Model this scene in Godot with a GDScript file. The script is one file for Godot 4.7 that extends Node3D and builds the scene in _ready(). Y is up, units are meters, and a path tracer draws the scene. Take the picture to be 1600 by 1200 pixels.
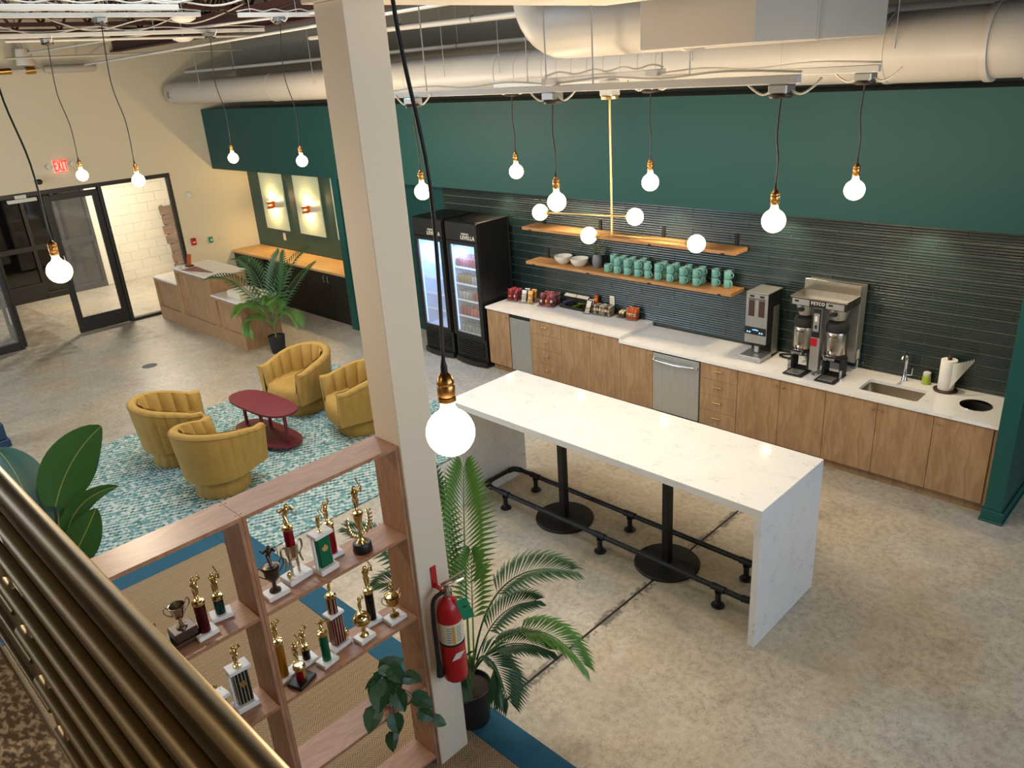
extends Node3D

# ---------------------------------------------------------------- shape helpers
const XW := -13.3          # face of the entrance wall
# light: colours and strengths of the sources
const WARM := Color(1.0, 0.915, 0.79)
const DAY := Color(0.9, 0.95, 1.0)
const BULB := 0.6
const BULB_FOYER := 1.9
const GLOBE := 0.36
const DOWN := 1.1
const SCONCE := 0.55
const WINDOW_RIGHT := 13.0
const LANDING := 1.8
const WINDOW_FRONT := 26.0
const SKYLIGHT := 13.0
const VESTIBULE := 15.0
const ZS := 0.67           # face of the bulkhead and of the wing walls
var M := {}
var taken := {}
var smooth_id := 1
var rng := RandomNumberGenerator.new()

func V(x: float, y: float, z: float) -> Vector3:
	return Vector3(x, y, z)

func S() -> SurfaceTool:
	var st := SurfaceTool.new()
	st.begin(Mesh.PRIMITIVE_TRIANGLES)
	st.set_uv(Vector2.ZERO)
	st.set_smooth_group(-1)
	return st

func tri(st: SurfaceTool, a: Vector3, b: Vector3, c: Vector3, n: Vector3) -> void:
	if (b - a).cross(c - a).dot(n) > 0.0:
		st.add_vertex(a); st.add_vertex(c); st.add_vertex(b)
	else:
		st.add_vertex(a); st.add_vertex(b); st.add_vertex(c)

func quad(st: SurfaceTool, a: Vector3, b: Vector3, c: Vector3, d: Vector3, n: Vector3) -> void:
	if (c - a).cross(d - b).dot(n) > 0.0:
		st.add_vertex(a); st.add_vertex(c); st.add_vertex(b)
		st.add_vertex(a); st.add_vertex(d); st.add_vertex(c)
	else:
		st.add_vertex(a); st.add_vertex(b); st.add_vertex(c)
		st.add_vertex(a); st.add_vertex(c); st.add_vertex(d)

# a box by centre and size, with chamfered edges where bev > 0
func bx(st: SurfaceTool, c: Vector3, s: Vector3, bev := 0.0, B := Basis()) -> SurfaceTool:
	st.set_smooth_group(-1)
	var h := s * 0.5
	bev = minf(bev, minf(h.x, minf(h.y, h.z)) * 0.98)
	for ax in 3:
		var u := (ax + 1) % 3
		var w := (ax + 2) % 3
		for sg in [-1.0, 1.0]:
			var p := []
			for k in [[-1, -1], [1, -1], [1, 1], [-1, 1]]:
				var q := Vector3.ZERO
				q[ax] = sg * h[ax]
				q[u] = k[0] * (h[u] - bev)
				q[w] = k[1] * (h[w] - bev)
				p.append(c + B * q)
			var n := Vector3.ZERO
			n[ax] = sg
			quad(st, p[0], p[1], p[2], p[3], B * n)
	if bev > 0.0:
		for ax in 3:
			var u := (ax + 1) % 3
			var w := (ax + 2) % 3
			for su in [-1.0, 1.0]:
				for sw in [-1.0, 1.0]:
					var p := []
					for k in [[-1, 0], [1, 0], [1, 1], [-1, 1]]:
						var q := Vector3.ZERO
						q[ax] = k[0] * (h[ax] - bev)
						q[u] = su * (h[u] - (bev if k[1] else 0.0))
						q[w] = sw * (h[w] - (0.0 if k[1] else bev))
						p.append(c + B * q)
					var n := Vector3.ZERO
					n[u] = su
					n[w] = sw
					quad(st, p[0], p[1], p[2], p[3], B * n)
		for sx in [-1.0, 1.0]:
			for sy in [-1.0, 1.0]:
				for sz in [-1.0, 1.0]:
					var s3 := Vector3(sx, sy, sz)
					var t := []
					for ax in 3:
						var q := Vector3.ZERO
						for j in 3:
							q[j] = s3[j] * (h[j] - (0.0 if j == ax else bev))
						t.append(c + B * q)
					tri(st, t[0], t[1], t[2], B * s3)
	return st

# a box by two corners
func bb(st: SurfaceTool, a: Vector3, b: Vector3, bev := 0.0) -> SurfaceTool:
	return bx(st, (a + b) * 0.5, (b - a).abs(), bev)

# a square bar from a to b
func bar(st: SurfaceTool, a: Vector3, b: Vector3, w: float, h: float, bev := 0.0) -> SurfaceTool:
	var d := (b - a).normalized()
	var up := Vector3.UP if absf(d.y) < 0.9 else Vector3.RIGHT
	var s := d.cross(up).normalized()
	return bx(st, (a + b) * 0.5, V(w, h, (b - a).length()), bev, Basis(s, s.cross(d).normalized(), -d))

# a tube along points; r is a number or one radius per point
func tube(st: SurfaceTool, pts: Array, r, seg := 8, caps := true, flat := 1.0) -> SurfaceTool:
	smooth_id += 1
	var g := smooth_id
	smooth_id += 1
	var n := pts.size()
	var rings := []
	var d0: Vector3 = (pts[1] - pts[0]).normalized()
	var side := d0.cross(Vector3.UP if absf(d0.y) < 0.9 else Vector3.RIGHT).normalized()
	for i in n:
		var d: Vector3 = ((pts[mini(i + 1, n - 1)] - pts[maxi(i - 1, 0)])).normalized()
		side = (side - d * side.dot(d)).normalized()
		var up := side.cross(d)
		var rr: float = r[i] if r is Array else r
		var ring := []
		for k in seg:
			var t := TAU * k / seg
			ring.append(pts[i] + side * (cos(t) * rr) + up * (sin(t) * rr * flat))
		rings.append(ring)
	st.set_smooth_group(g)
	for i in n - 1:
		for k in seg:
			var k2 := (k + 1) % seg
			var mid: Vector3 = (rings[i][k] + rings[i + 1][k2]) * 0.5 - (pts[i] + pts[i + 1]) * 0.5
			quad(st, rings[i][k], rings[i][k2], rings[i + 1][k2], rings[i + 1][k], mid)
	if caps:
		st.set_smooth_group(-1)
		for e in [0, n - 1]:
			var nn: Vector3 = (pts[0] - pts[1]) if e == 0 else (pts[n - 1] - pts[n - 2])
			for k in seg:
				tri(st, pts[e], rings[e][k], rings[e][(k + 1) % seg], nn)
	return st

# a surface of revolution about y: prof is [[radius, height], ...] from bottom to top along the outside
func lathe(st: SurfaceTool, prof: Array, seg := 24, T := Transform3D(), arc := TAU) -> SurfaceTool:
	smooth_id += 1
	var last := Vector2.ZERO
	for i in prof.size() - 1:
		var a := Vector2(prof[i][0], prof[i][1])
		var b := Vector2(prof[i + 1][0], prof[i + 1][1])
		var d := (b - a).normalized()
		if i > 0 and last.dot(d) < 0.8:
			smooth_id += 1
		last = d
		st.set_smooth_group(smooth_id)
		for k in seg:
			var t0 := arc * k / seg
			var t1 := arc * (k + 1) / seg
			if k == seg - 1 and arc == TAU:
				t1 = 0.0
			var p := T * V(a.x * cos(t0), a.y, a.x * sin(t0))
			var q := T * V(a.x * cos(t1), a.y, a.x * sin(t1))
			var u := T * V(b.x * cos(t1), b.y, b.x * sin(t1))
			var w := T * V(b.x * cos(t0), b.y, b.x * sin(t0))
			var tm := (t0 + (t1 if t1 > t0 else t1 + TAU)) * 0.5
			var n := T.basis * V(d.y * cos(tm), -d.x, d.y * sin(tm))
			if a.x < 1e-6:
				tri(st, p, u, w, n)
			elif b.x < 1e-6:
				tri(st, p, q, u, n)
			else:
				quad(st, p, q, u, w, n)
	return st

func sphere(st: SurfaceTool, c: Vector3, r: Vector3, seg := 14, rows := 8, B := Basis()) -> SurfaceTool:
	var p := []
	for i in rows + 1:
		var t := -PI / 2 + PI * i / rows
		p.append([maxf(cos(t), 0.0) if i > 0 and i < rows else 0.0, sin(t)])
	return lathe(st, p, seg, Transform3D(B * Basis.from_scale(r), c))

# an outline in x and y pulled out along z from 0 to depth, set by T
func prism(st: SurfaceTool, poly: PackedVector2Array, depth: float, T := Transform3D(), round_sides := false) -> SurfaceTool:
	var idx := Geometry2D.triangulate_polygon(poly)
	st.set_smooth_group(-1)
	for i in range(0, idx.size(), 3):
		for z in [0.0, depth]:
			var a := T * V(poly[idx[i]].x, poly[idx[i]].y, z)
			var b := T * V(poly[idx[i + 1]].x, poly[idx[i + 1]].y, z)
			var c := T * V(poly[idx[i + 2]].x, poly[idx[i + 2]].y, z)
			tri(st, a, b, c, T.basis * V(0, 0, (1.0 if z > 0.0 else -1.0) * signf(depth)) if z != 0.0 else T.basis * V(0, 0, -signf(depth)))
	var area := 0.0
	for i in poly.size():
		area += poly[i].cross(poly[(i + 1) % poly.size()])
	if round_sides:
		smooth_id += 1
		st.set_smooth_group(smooth_id)
	for i in poly.size():
		var p := poly[i]
		var q := poly[(i + 1) % poly.size()]
		var e := q - p
		var n := V(e.y, -e.x, 0) * signf(area)
		quad(st, T * V(p.x, p.y, 0), T * V(q.x, q.y, 0), T * V(q.x, q.y, depth), T * V(p.x, p.y, depth), T.basis * n)
	return st

func rrect(w: float, h: float, r: float, n := 5) -> PackedVector2Array:
	var p := PackedVector2Array()
	for k in 4:
		var c := Vector2((w / 2 - r) * [1, -1, -1, 1][k], (h / 2 - r) * [1, 1, -1, -1][k])
		for i in n + 1:
			var t := PI / 2 * k + PI / 2 * i / n
			p.append(c + Vector2(cos(t), sin(t)) * r)
	return p

func circle2(r: float, n := 20) -> PackedVector2Array:
	var p := PackedVector2Array()
	for i in n:
		p.append(Vector2(cos(TAU * i / n), sin(TAU * i / n)) * r)
	return p

# lies flat: prism turned so that its depth goes up
func flat(at: Vector3, turn := 0.0) -> Transform3D:
	return Transform3D(Basis(Vector3.UP, turn) * Basis(Vector3.RIGHT, -PI / 2), at)

func bez(a: Vector3, b: Vector3, c: Vector3, n := 10) -> Array:
	var p := []
	for i in n + 1:
		var t := float(i) / n
		p.append(a.lerp(b, t).lerp(b.lerp(c, t), t))
	return p

func polyline(pts: Array, n := 6) -> Array:     # a smooth curve through points
	var cu := Curve3D.new()
	for i in pts.size():
		var t: Vector3 = (pts[mini(i + 1, pts.size() - 1)] - pts[maxi(i - 1, 0)]) / 6.0
		cu.add_point(pts[i], -t, t)
	var out := []
	for i in (pts.size() - 1) * n + 1:
		out.append(cu.sample(mini(i / n, pts.size() - 2), float(i) / n - mini(i / n, pts.size() - 2)))
	return out

func ring(c: Vector3, r: float, axis: Basis, n := 16, turn := TAU, start := 0.0) -> Array:
	var p := []
	for i in n + 1:
		var t := start + turn * i / n
		p.append(c + axis * V(cos(t) * r, sin(t) * r, 0))
	return p

# ---------------------------------------------------------------- objects
func numbered(called: String) -> String:
	var n: int = taken.get(called, 0)
	taken[called] = n + 1
	return called if n == 0 else "%s_%03d" % [called, n]

func done(st: SurfaceTool) -> Mesh:
	st.generate_normals()
	st.index()
	return st.commit()

func put(called: String, mesh: Mesh, m: Material, parent: Node = self, at := Vector3.ZERO, B := Basis()) -> MeshInstance3D:
	var o := MeshInstance3D.new()
	o.name = numbered(called) if parent == self else called
	o.mesh = mesh
	o.material_override = m
	o.transform = Transform3D(B, at)
	parent.add_child(o, true)
	return o

func obj(called: String, st: SurfaceTool, m: Material, parent: Node = self, at := Vector3.ZERO, B := Basis()) -> MeshInstance3D:
	return put(called, done(st), m, parent, at, B)

func tag(o: Node, label: String, category: String, group := "") -> Node:
	o.set_meta("label", label)
	o.set_meta("category", category)
	if group:
		o.set_meta("group", group)
	return o

func thing(called: String, label: String, category: String, at := Vector3.ZERO, turn := 0.0, group := "") -> Node3D:
	var o := Node3D.new()
	o.name = numbered(called)
	add_child(o)
	o.position = at
	o.rotation.y = turn
	tag(o, label, category, group)
	return o

func room(called: String) -> Node3D:
	var o := Node3D.new()
	o.name = called
	o.set_meta("kind", "structure")
	add_child(o)
	return o

func copy_of(o: Node3D, at: Vector3, turn := 0.0, label := "") -> Node3D:
	var base: String = o.name
	var cut := base.rfind("_")
	if cut > 0 and base.substr(cut + 1).is_valid_int():
		base = base.substr(0, cut)
	var c: Node3D = o.duplicate()
	c.name = numbered(base)
	add_child(c)
	c.position = at
	c.rotation.y = turn
	if label:
		c.set_meta("label", label)
	return c

func omni(at: Vector3, energy: float, col: Color, size := 0.05, parent: Node = self) -> void:
	var l := OmniLight3D.new()
	l.name = "lamp"
	l.light_energy = energy
	l.light_color = col
	l.light_size = size
	l.omni_range = 40.0
	l.omni_attenuation = 2.0
	l.shadow_enabled = true
	parent.add_child(l, true)
	l.position = at

func text(called: String, words: String, size: float, m: Material, parent: Node, at: Vector3, B := Basis(), bold := false, depth := 0.002) -> MeshInstance3D:
	var t := TextMesh.new()
	var f := SystemFont.new()
	f.font_names = PackedStringArray(["Droid Sans"])
	f.font_weight = 700 if bold else 400
	t.font = f
	t.text = words
	t.font_size = 64
	t.pixel_size = size / 46.0
	t.depth = depth
	t.curve_step = 2.0
	return put(called, t, m, parent, at, B)

# ---------------------------------------------------------------- materials
func noise(freq: float, sd: int, oct := 4) -> FastNoiseLite:
	var n := FastNoiseLite.new()
	n.noise_type = FastNoiseLite.TYPE_SIMPLEX_SMOOTH
	n.frequency = freq
	n.seed = sd
	n.fractal_octaves = oct
	return n

# noise that repeats without a seam over w by h
func sn(n: FastNoiseLite, x: float, y: float, w: float, h: float, fx: float, fy: float) -> float:
	var v := n.get_noise_2d(x * fx, y * fy)
	if x > w * 0.75:
		v = lerpf(v, n.get_noise_2d((x - w) * fx, y * fy), (x / w - 0.75) * 4.0)
	if y > h * 0.75:
		var u := n.get_noise_2d(x * fx, (y - h) * fy)
		if x > w * 0.75:
			u = lerpf(u, n.get_noise_2d((x - w) * fx, (y - h) * fy), (x / w - 0.75) * 4.0)
		v = lerpf(v, u, (y / h - 0.75) * 4.0)
	return v

func picture(w: int, h: int, f: Callable) -> ImageTexture:
	var b := PackedByteArray()
	b.resize(w * h * 3)
	var i := 0
	for y in h:
		for x in w:
			var c: Color = f.call(float(x), float(y))
			b[i] = clampi(int(c.r * 255.0 + 0.5), 0, 255)
			b[i + 1] = clampi(int(c.g * 255.0 + 0.5), 0, 255)
			b[i + 2] = clampi(int(c.b * 255.0 + 0.5), 0, 255)
			i += 3
	return ImageTexture.create_from_image(Image.create_from_data(w, h, false, Image.FORMAT_RGB8, b))

func hx(s: String) -> Color:
	return Color(s)

func mat(called: String, col: Color, rough := 0.6, metal := 0.0) -> StandardMaterial3D:
	var m := StandardMaterial3D.new()
	m.resource_name = called
	m.albedo_color = col
	m.roughness = rough
	m.metallic = metal
	M[called] = m
	return m

func textured(called: String, t: Texture2D, scale: Vector3, rough := 0.6, tint := Color.WHITE, world := true) -> StandardMaterial3D:
	var m := mat(called, tint, rough)
	m.albedo_texture = t
	m.uv1_triplanar = true
	m.uv1_world_triplanar = world
	m.uv1_scale = scale
	m.uv1_triplanar_sharpness = 8.0
	return m

func relief(m: StandardMaterial3D, t: Texture2D, depth_cm: float) -> void:
	m.heightmap_enabled = true
	m.heightmap_texture = t
	m.heightmap_scale = depth_cm

func wood_picture(light: Color, dark: Color, sd: int, along_u := false, knots := 0.5) -> ImageTexture:
	var a := noise(0.01, sd, 3)
	var b := noise(0.02, sd + 1, 4)
	var c := noise(0.05, sd + 2, 2)
	return picture(512, 512, func(x: float, y: float) -> Color:
		var u := y if along_u else x
		var v := x if along_u else y
		var big := sn(a, u, v, 512, 512, 1.4, 0.28)
		var rings := sin((u * 0.045 + big * 7.0 * knots + sn(b, u, v, 512, 512, 0.5, 0.12) * 3.0) * TAU * 0.35) * 0.5 + 0.5
		var fibre := sn(c, u, v, 512, 512, 6.0, 0.25)
		var t := clampf(0.42 + 0.28 * (rings - 0.5) + 0.3 * big + 0.25 * fibre, 0.0, 1.0)
		return light.lerp(dark, t))

func glow(called: String, col: Color, energy: float) -> StandardMaterial3D:
	var m := mat(called, col, 0.4)
	m.emission_enabled = true
	m.emission = col
	m.emission_energy_multiplier = energy
	return m

func glass(called: String, col: Color, alpha: float, rough := 0.03) -> StandardMaterial3D:
	var m := mat(called, Color(col.r, col.g, col.b, alpha), rough)
	m.transparency = BaseMaterial3D.TRANSPARENCY_ALPHA
	return m

func floor_picture() -> ImageTexture:
	# 22 m by 16 m of ground polished concrete: x -18..4, z -4.5..11.5
	var a := noise(0.011, 5, 4)
	var b := noise(0.045, 6, 4)
	var c := noise(0.16, 7, 3)
	var d := noise(0.008, 8, 2)
	var ya := hx("b8ab94"); var yb := hx("b0aca3"); var dk := hx("82786a"); var lt := hx("cac3b4")
	# patches where old floor covering was cut away: x0, x1, z0, z1, darker
	var cuts := [[-14.6, -12.3, 3.9, 5.6, 0.30], [-13.6, -11.9, 2.75, 3.25, 0.22], [-18.0, -13.9, 3.6, 4.6, 0.2]]
	return picture(1536, 1117, func(x: float, y: float) -> Color:
		var wx := -18.0 + x / 1536.0 * 22.0
		var wz := -4.5 + y / 1117.0 * 16.0
		var n1 := a.get_noise_2d(x, y)
		var n2 := b.get_noise_2d(x, y)
		var n3 := c.get_noise_2d(x, y)
		var warm := clampf(0.5 + 1.1 * d.get_noise_2d(x + 70, y) + (0.2 if wx > -4.0 else -0.4), 0.0, 1.0)
		var col := yb.lerp(ya, warm)
		col = col.lerp(dk, clampf(n1 * 0.45 + n2 * 0.4 + n3 * 0.2 - 0.1, 0.0, 0.4))
		col = col.lerp(lt, clampf(-n1 * 0.5 - n2 * 0.7 + n3 * 0.25 - 0.05, 0.0, 0.55))
		for k in cuts:
			var e := n3 * 0.04
			if wx > k[0] + e and wx < k[1] + e and wz > k[2] - e and wz < k[3] - e:
				col = col.lerp(dk, k[4] * 2.0 * (0.75 + n2))
		# dirt along the saw cut
		var away := absf(wx + 1.68) + n3 * 0.03
		if away < 0.045 and n3 + n2 > -0.1:      # grains of old sealant with an outline of their own
			col = hx("7a7265")
		return col)

func make_materials() -> void:
	rng.seed = 11
	var fl := mat("polished_concrete", hx("ffffff"), 0.42)
	fl.albedo_texture = floor_picture()
	var sp := noise(0.03, 21, 4)
	var sp2 := noise(0.12, 22, 3)
	var speck := picture(512, 512, func(x: float, y: float) -> Color:
		var v := sn(sp, x, y, 512, 512, 1, 1) * 0.5 + sn(sp2, x, y, 512, 512, 1, 1) * 0.45
		var k := 0.95 + v * 0.24 - (0.05 if v < -0.36 else 0.0)
		return Color(k, k * 0.995, k * 0.985))
	fl.detail_enabled = true
	fl.detail_albedo = speck
	fl.detail_blend_mode = BaseMaterial3D.BLEND_MODE_MUL
	fl.detail_uv_layer = BaseMaterial3D.DETAIL_UV_2
	fl.uv2_triplanar = true
	fl.uv2_world_triplanar = true
	fl.uv2_scale = V(0.9, 0.9, 0.9)
	textured("plain_concrete", speck, V(0.5, 0.5, 0.5), 0.8, hx("9a9285"))
	var oak_v := wood_picture(hx("a98a66"), hx("7f6042"), 31, false, 0.22)
	var oak_u := wood_picture(hx("bb9a70"), hx("93704a"), 35, true, 0.3)
	textured("cabinet_oak", oak_v, V(1.1, 1.1, 1.1), 0.55)
	textured("shelf_oak", oak_u, V(1.3, 1.3, 1.3), 0.5, hx("ffe8c8"))
	textured("butcher_block", wood_picture(hx("d6b079"), hx("b98a50"), 38, true, 0.25), V(1.6, 1.6, 1.6), 0.4)
	var ash := wood_picture(hx("b9967b"), hx("8f6a50"), 41, false, 0.9)
	textured("bookcase_ash", ash, V(1.2, 1.2, 1.2), 0.42, hx("f4e4da"))
	textured("desk_maple", wood_picture(hx("b08e68"), hx("8c6a48"), 51), V(0.9, 0.9, 0.9), 0.5)
	var marble_n := noise(0.012, 61, 4)
	var marble_f := noise(0.006, 62, 3)
	var marble := picture(768, 768, func(x: float, y: float) -> Color:
		var q := sn(marble_f, x, y, 768, 768, 1, 1)
		var v := absf(sn(marble_n, x, y, 768, 768, 0.55, 1.3))
		var vein := clampf(1.0 - v * 26.0, 0.0, 1.0) * clampf(q * 2.6 + 0.1, 0.0, 1.0)
		return Color(0.885, 0.885, 0.88).lerp(Color(0.62, 0.61, 0.59), vein * 0.6 + clampf(q, 0, 1) * 0.06))
	textured("quartz", marble, V(0.8, 0.8, 0.8), 0.1)
	textured("trophy_marble", marble, V(6, 6, 6), 0.2)
	mat("green_paint", hx("104441"), 0.55).metallic_specular = 0.4
	mat("wing_green", hx("0b4b47"), 0.4)
	mat("nook_green", hx("2c4a40"), 0.5)
	mat("cream_paint", hx("d6ccb2"), 0.75)
	mat("grey_paint", hx("8d8574"), 0.8)
	mat("white_paint", hx("d4c9b7"), 0.7)
	mat("duct_paint", hx("b0a89c"), 0.42)
	mat("dark_deck", hx("2a211d"), 0.9)
	mat("joist_red", hx("3c1c18"), 0.7)
	mat("strut_white", hx("bfbab0"), 0.5)
	mat("cable_white", hx("b9b2a4"), 0.6)
	mat("galvanized", hx("9d9c98"), 0.4, 0.8)
	var tile := mat("tile_glaze", hx("1d2e2e"), 0.2)
	tile.metallic_specular = 0.6
	var tile2 := mat("tile_glaze_deep", hx("1a2929"), 0.22)
	tile2.metallic_specular = 0.6
	mat("grout", hx("7d847d"), 0.9)
	mat("black_frame", hx("191512"), 0.45)
	mat("black_metal", hx("1c1b1a"), 0.5, 0.3)
	mat("pipe_black", hx("26272a"), 0.45, 0.5)
	mat("fridge_black", hx("131313"), 0.4)
	mat("matte_black", hx("161616"), 0.75)
	mat("cord_black", hx("0f0e0d"), 0.6)
	mat("nook_cabinet", hx("171514"), 0.55)
	var steel_n := noise(0.02, 71, 3)
	var steel_t := picture(256, 256, func(x: float, y: float) -> Color:
		var v := 0.95 + 0.07 * sn(steel_n, x, y, 256, 256, 7.0, 0.12)
		return Color(v, v, v))
	textured("steel", steel_t, V(3, 3, 3), 0.34, hx("bcbbb6")).metallic = 0.75
	textured("steel_warm", steel_t, V(3, 3, 3), 0.26, hx("cdc6ba")).metallic = 1.0
	mat("chrome", hx("d8d8d8"), 0.08, 1.0)
	mat("brass", hx("c79a52"), 0.28, 1.0)
	mat("brass_satin", hx("d3b479"), 0.3, 1.0)
	mat("gold", hx("dcc488"), 0.18, 1.0)
	mat("silver", hx("b9b0a0"), 0.2, 1.0)
	mat("antique_bronze", hx("4f463e"), 0.35, 0.8)
	mat("rail_bronze", hx("8a7856"), 0.44, 0.85)
	mat("rail_sheet", hx("6a5b42"), 0.45, 0.8)
	mat("copper_socket", hx("b5854c"), 0.28, 1.0)
	var velvet_n := noise(0.03, 81, 3)
	var velvet_t := picture(256, 256, func(x: float, y: float) -> Color:
		var v := 0.97 + 0.05 * sn(velvet_n, x, y, 256, 256, 1, 0.5)
		return Color(v, v, v))
	var vv := textured("velvet", velvet_t, V(1.5, 1.5, 1.5), 0.85, hx("ab8a45"), false)
	vv.rim_enabled = true
	vv.rim = 0.6
	vv.rim_tint = 0.8
	mat("velvet_piping", hx("8f6f2c"), 0.85)
	mat("burgundy", hx("6a1f2f"), 0.42)
	mat("white_ceramic", hx("d6d2c9"), 0.3)
	mat("white_plastic", hx("d2cec4"), 0.5)
	mat("paper", hx("dedcd6"), 0.9)
	mat("print_grey", hx("6d6f73"), 0.8)
	mat("mug_teal", hx("6ea69b"), 0.3)
	mat("vase_grey", hx("6b7078"), 0.45)
	mat("soap_green", hx("9fb03c"), 0.35)
	mat("wood_dark", hx("3b2519"), 0.45)
	mat("red_paint", hx("a81420"), 0.3)
	mat("tag_green", hx("1f8a60"), 0.7)
	mat("label_cream", hx("cfc7b2"), 0.7)
	mat("soil", hx("2c2119"), 0.95)
	mat("blue_trim", hx("123c5c"), 0.5)
	mat("pot_black", hx("171717"), 0.6)
	for k in [["leaf_palm", "4f7d30"], ["leaf_palm_dark", "2d5230"], ["leaf_bird", "2c5a2a"], ["leaf_bird_blue", "3a5f58"], ["leaf_pothos", "234a2a"], ["leaf_sprig", "5d6b2a"]]:
		var lm := mat(k[0], hx(k[1]), 0.45)
		lm.backlight_enabled = true
		lm.backlight = hx(k[1]) * 0.5
	mat("palm_stem", hx("5b6a38"), 0.6)
	mat("stem_dark", hx("2e3420"), 0.6)
	mat("leaf_rib", hx("8a9a5c"), 0.6)
	glow("bulb_glow", Color(1.0, 0.88, 0.68), 9.0)
	glow("globe_glow", Color(1.0, 0.88, 0.68), 6.0)
	glow("sconce_glow", Color(1.0, 0.8, 0.45), 9.0)
	glow("downlight_glow", Color(1.0, 0.85, 0.62), 45.0)
	glow("exit_glow", Color(1.0, 0.16, 0.12), 1.3)
	glow("exit_field", Color(0.9, 0.75, 0.68), 0.55)
	glow("fridge_light", Color(0.6, 0.75, 1.0), 1.8)
	glow("window_glow", Color(0.72, 0.85, 1.0), 2.0)
	glow("display_blue", Color(0.5, 0.75, 1.0), 1.5)
	mat("fridge_liner", hx("c3cbd6"), 0.5)
	mat("wire_white", hx("c9d2da"), 0.4)
	glass("clear_glass", Color(1, 1, 1), 0.06)
	glass("tinted_glass", Color(0.03, 0.035, 0.04), 0.5)
	mat("sage_panel", hx("bccab4"), 0.35)
	mat("sconce_orange", hx("a8401c"), 0.45)
	mat("block_white", hx("d8d4c6"), 0.8)
	var pal := wood_picture(hx("8a6a4e"), hx("4a3426"), 91, true, 0.4)
	textured("pallet_wood", pal, V(1.4, 1.4, 1.4), 0.8)
	# woven rug: rows of wool nubs in teal, pale green and ivory
	var nub := noise(0.35, 95, 2)
	var drift := noise(0.02, 96, 2)
	var weave_h := func(x: float, y: float) -> float:
		var row := floorf(y / 16.0)
		var fy := fposmod(y, 16.0) / 16.0 - 0.5
		var fx := fposmod(x + (8.0 if int(row) % 2 else 0.0), 16.0) / 16.0 - 0.5
		return clampf(1.25 - sqrt(fx * fx * 4.2 + fy * fy * 5.2) * 1.15, 0.0, 1.0)
	var rug_t := picture(512, 512, func(x: float, y: float) -> Color:
		# each nub is one dyed yarn; its outline wanders a little
		var yy := fposmod(y + 2.6 * sn(nub, x, y, 512, 512, 0.25, 0.25), 512.0)
		var row := int(yy / 16.0)
		var xx := fposmod(x + 2.6 * sn(nub, x + 90.0, y, 602, 512, 0.25, 0.25) + (8.0 if row % 2 else 0.0), 512.0)
		var cell := int(xx / 16.0)
		var hsh := fposmod(sin(cell * 12.9898 + row * 78.233) * 43758.5453, 1.0)
		var tone := fposmod(hsh * 9.0, 1.0)
		var pale := (cell + row / 2) % 2 == 0
		if hsh > 0.84 + sn(drift, x, y, 512, 512, 1, 1) * 0.2:
			pale = not pale
		if pale:
			return hx("c6d0c8").lerp(hx("a9bab4"), tone)
		if hsh > 0.16:
			return hx("4e7f83").lerp(hx("7ba1a1"), tone)
		return hx("41696c"))
	var rug_h := picture(256, 256, func(x: float, y: float) -> Color:
		var k: float = weave_h.call(x * 2.0, y * 2.0)
		return Color(k, k, k))
	var rm := textured("rug_wool", rug_t, V(0.95, 0.95, 0.95), 0.95)
	relief(rm, rug_h, 0.8)
	# jute in a zigzag twill
	var jn := noise(0.2, 97, 2)
	var zig := func(x: float, y: float) -> float:
		var z := absf(fposmod(x, 64.0) - 32.0)
		return sin((y + z * 0.95) / 8.0 * TAU) * 0.5 + 0.5
	var jute_t := picture(512, 512, func(x: float, y: float) -> Color:
		var k: float = zig.call(x, y)
		var n := sn(jn, x, y, 512, 512, 1, 1)
		return hx("6d5842").lerp(hx("a5906e"), clampf((0.85 if k > 0.42 else 0.15) + n * 0.35, 0, 1)))
	var jute_h := picture(256, 256, func(x: float, y: float) -> Color:
		var k: float = zig.call(x * 2.0, y * 2.0)
		return Color(k, k, k))
	var jm := textured("jute", jute_t, V(0.85, 0.85, 0.85), 0.95)
	relief(jm, jute_h, 0.4)
	mat("rug_teal", hx("17526a"), 0.9)
	var cn := noise(0.05, 98, 3)
	var carpet := picture(256, 256, func(x: float, y: float) -> Color:
		var v := sn(cn, x, y, 256, 256, 0.7, 1.3)
		return hx("7d6c5b").lerp(hx("dccbb6"), clampf(0.3 + v * 2.6, 0, 1)))
	textured("carpet", carpet, V(2.2, 2.2, 2.2), 0.95)
	for k in [["can_red", "8f1c28"], ["can_gold", "8c7a32"], ["can_silver", "a7aaa8"], ["can_orange", "c14a30"], ["can_grey", "8b9791"],
			["pack_red", "8a1f26"], ["pack_wine", "601a20"], ["pack_yellow", "d0a03c"], ["pack_blue", "3c4a86"], ["pack_purple", "6b5c86"], ["pack_green", "6f9a2e"], ["pack_orange", "b4521f"], ["pack_silver", "8c8478"], ["pack_white", "c8c4bc"], ["pack_brown", "4e4034"]]:
		mat(k[0], hx(k[1]), 0.35, 0.5 if k[0].begins_with("can") else 0.1)
	for k in [["foil_red", "8e0f24"], ["foil_green", "0f6b4c"], ["foil_amber", "a0701a"], ["foil_maroon", "4c1016"], ["foil_black", "1b1a1c"], ["foil_teal", "123c40"]]:
		mat(k[0], hx(k[1]), 0.2, 0.6)
	# a ridged foil with gilt stripes
	var stripe := func(called: String, a: Color) -> void:
		var t := picture(64, 8, func(x: float, _y: float) -> Color: return hx("d8c9a4") if fposmod(x, 16.0) < 3.0 else (hx("161214") if fposmod(x, 16.0) > 11.0 else a))
		var m := textured(called, t, V(16, 16, 16), 0.25, Color.WHITE, false)
		m.metallic = 0.4
	stripe.call("foil_stripe_red", hx("6a141a"))
	stripe.call("foil_stripe_black", hx("1d2a2c"))

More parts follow.
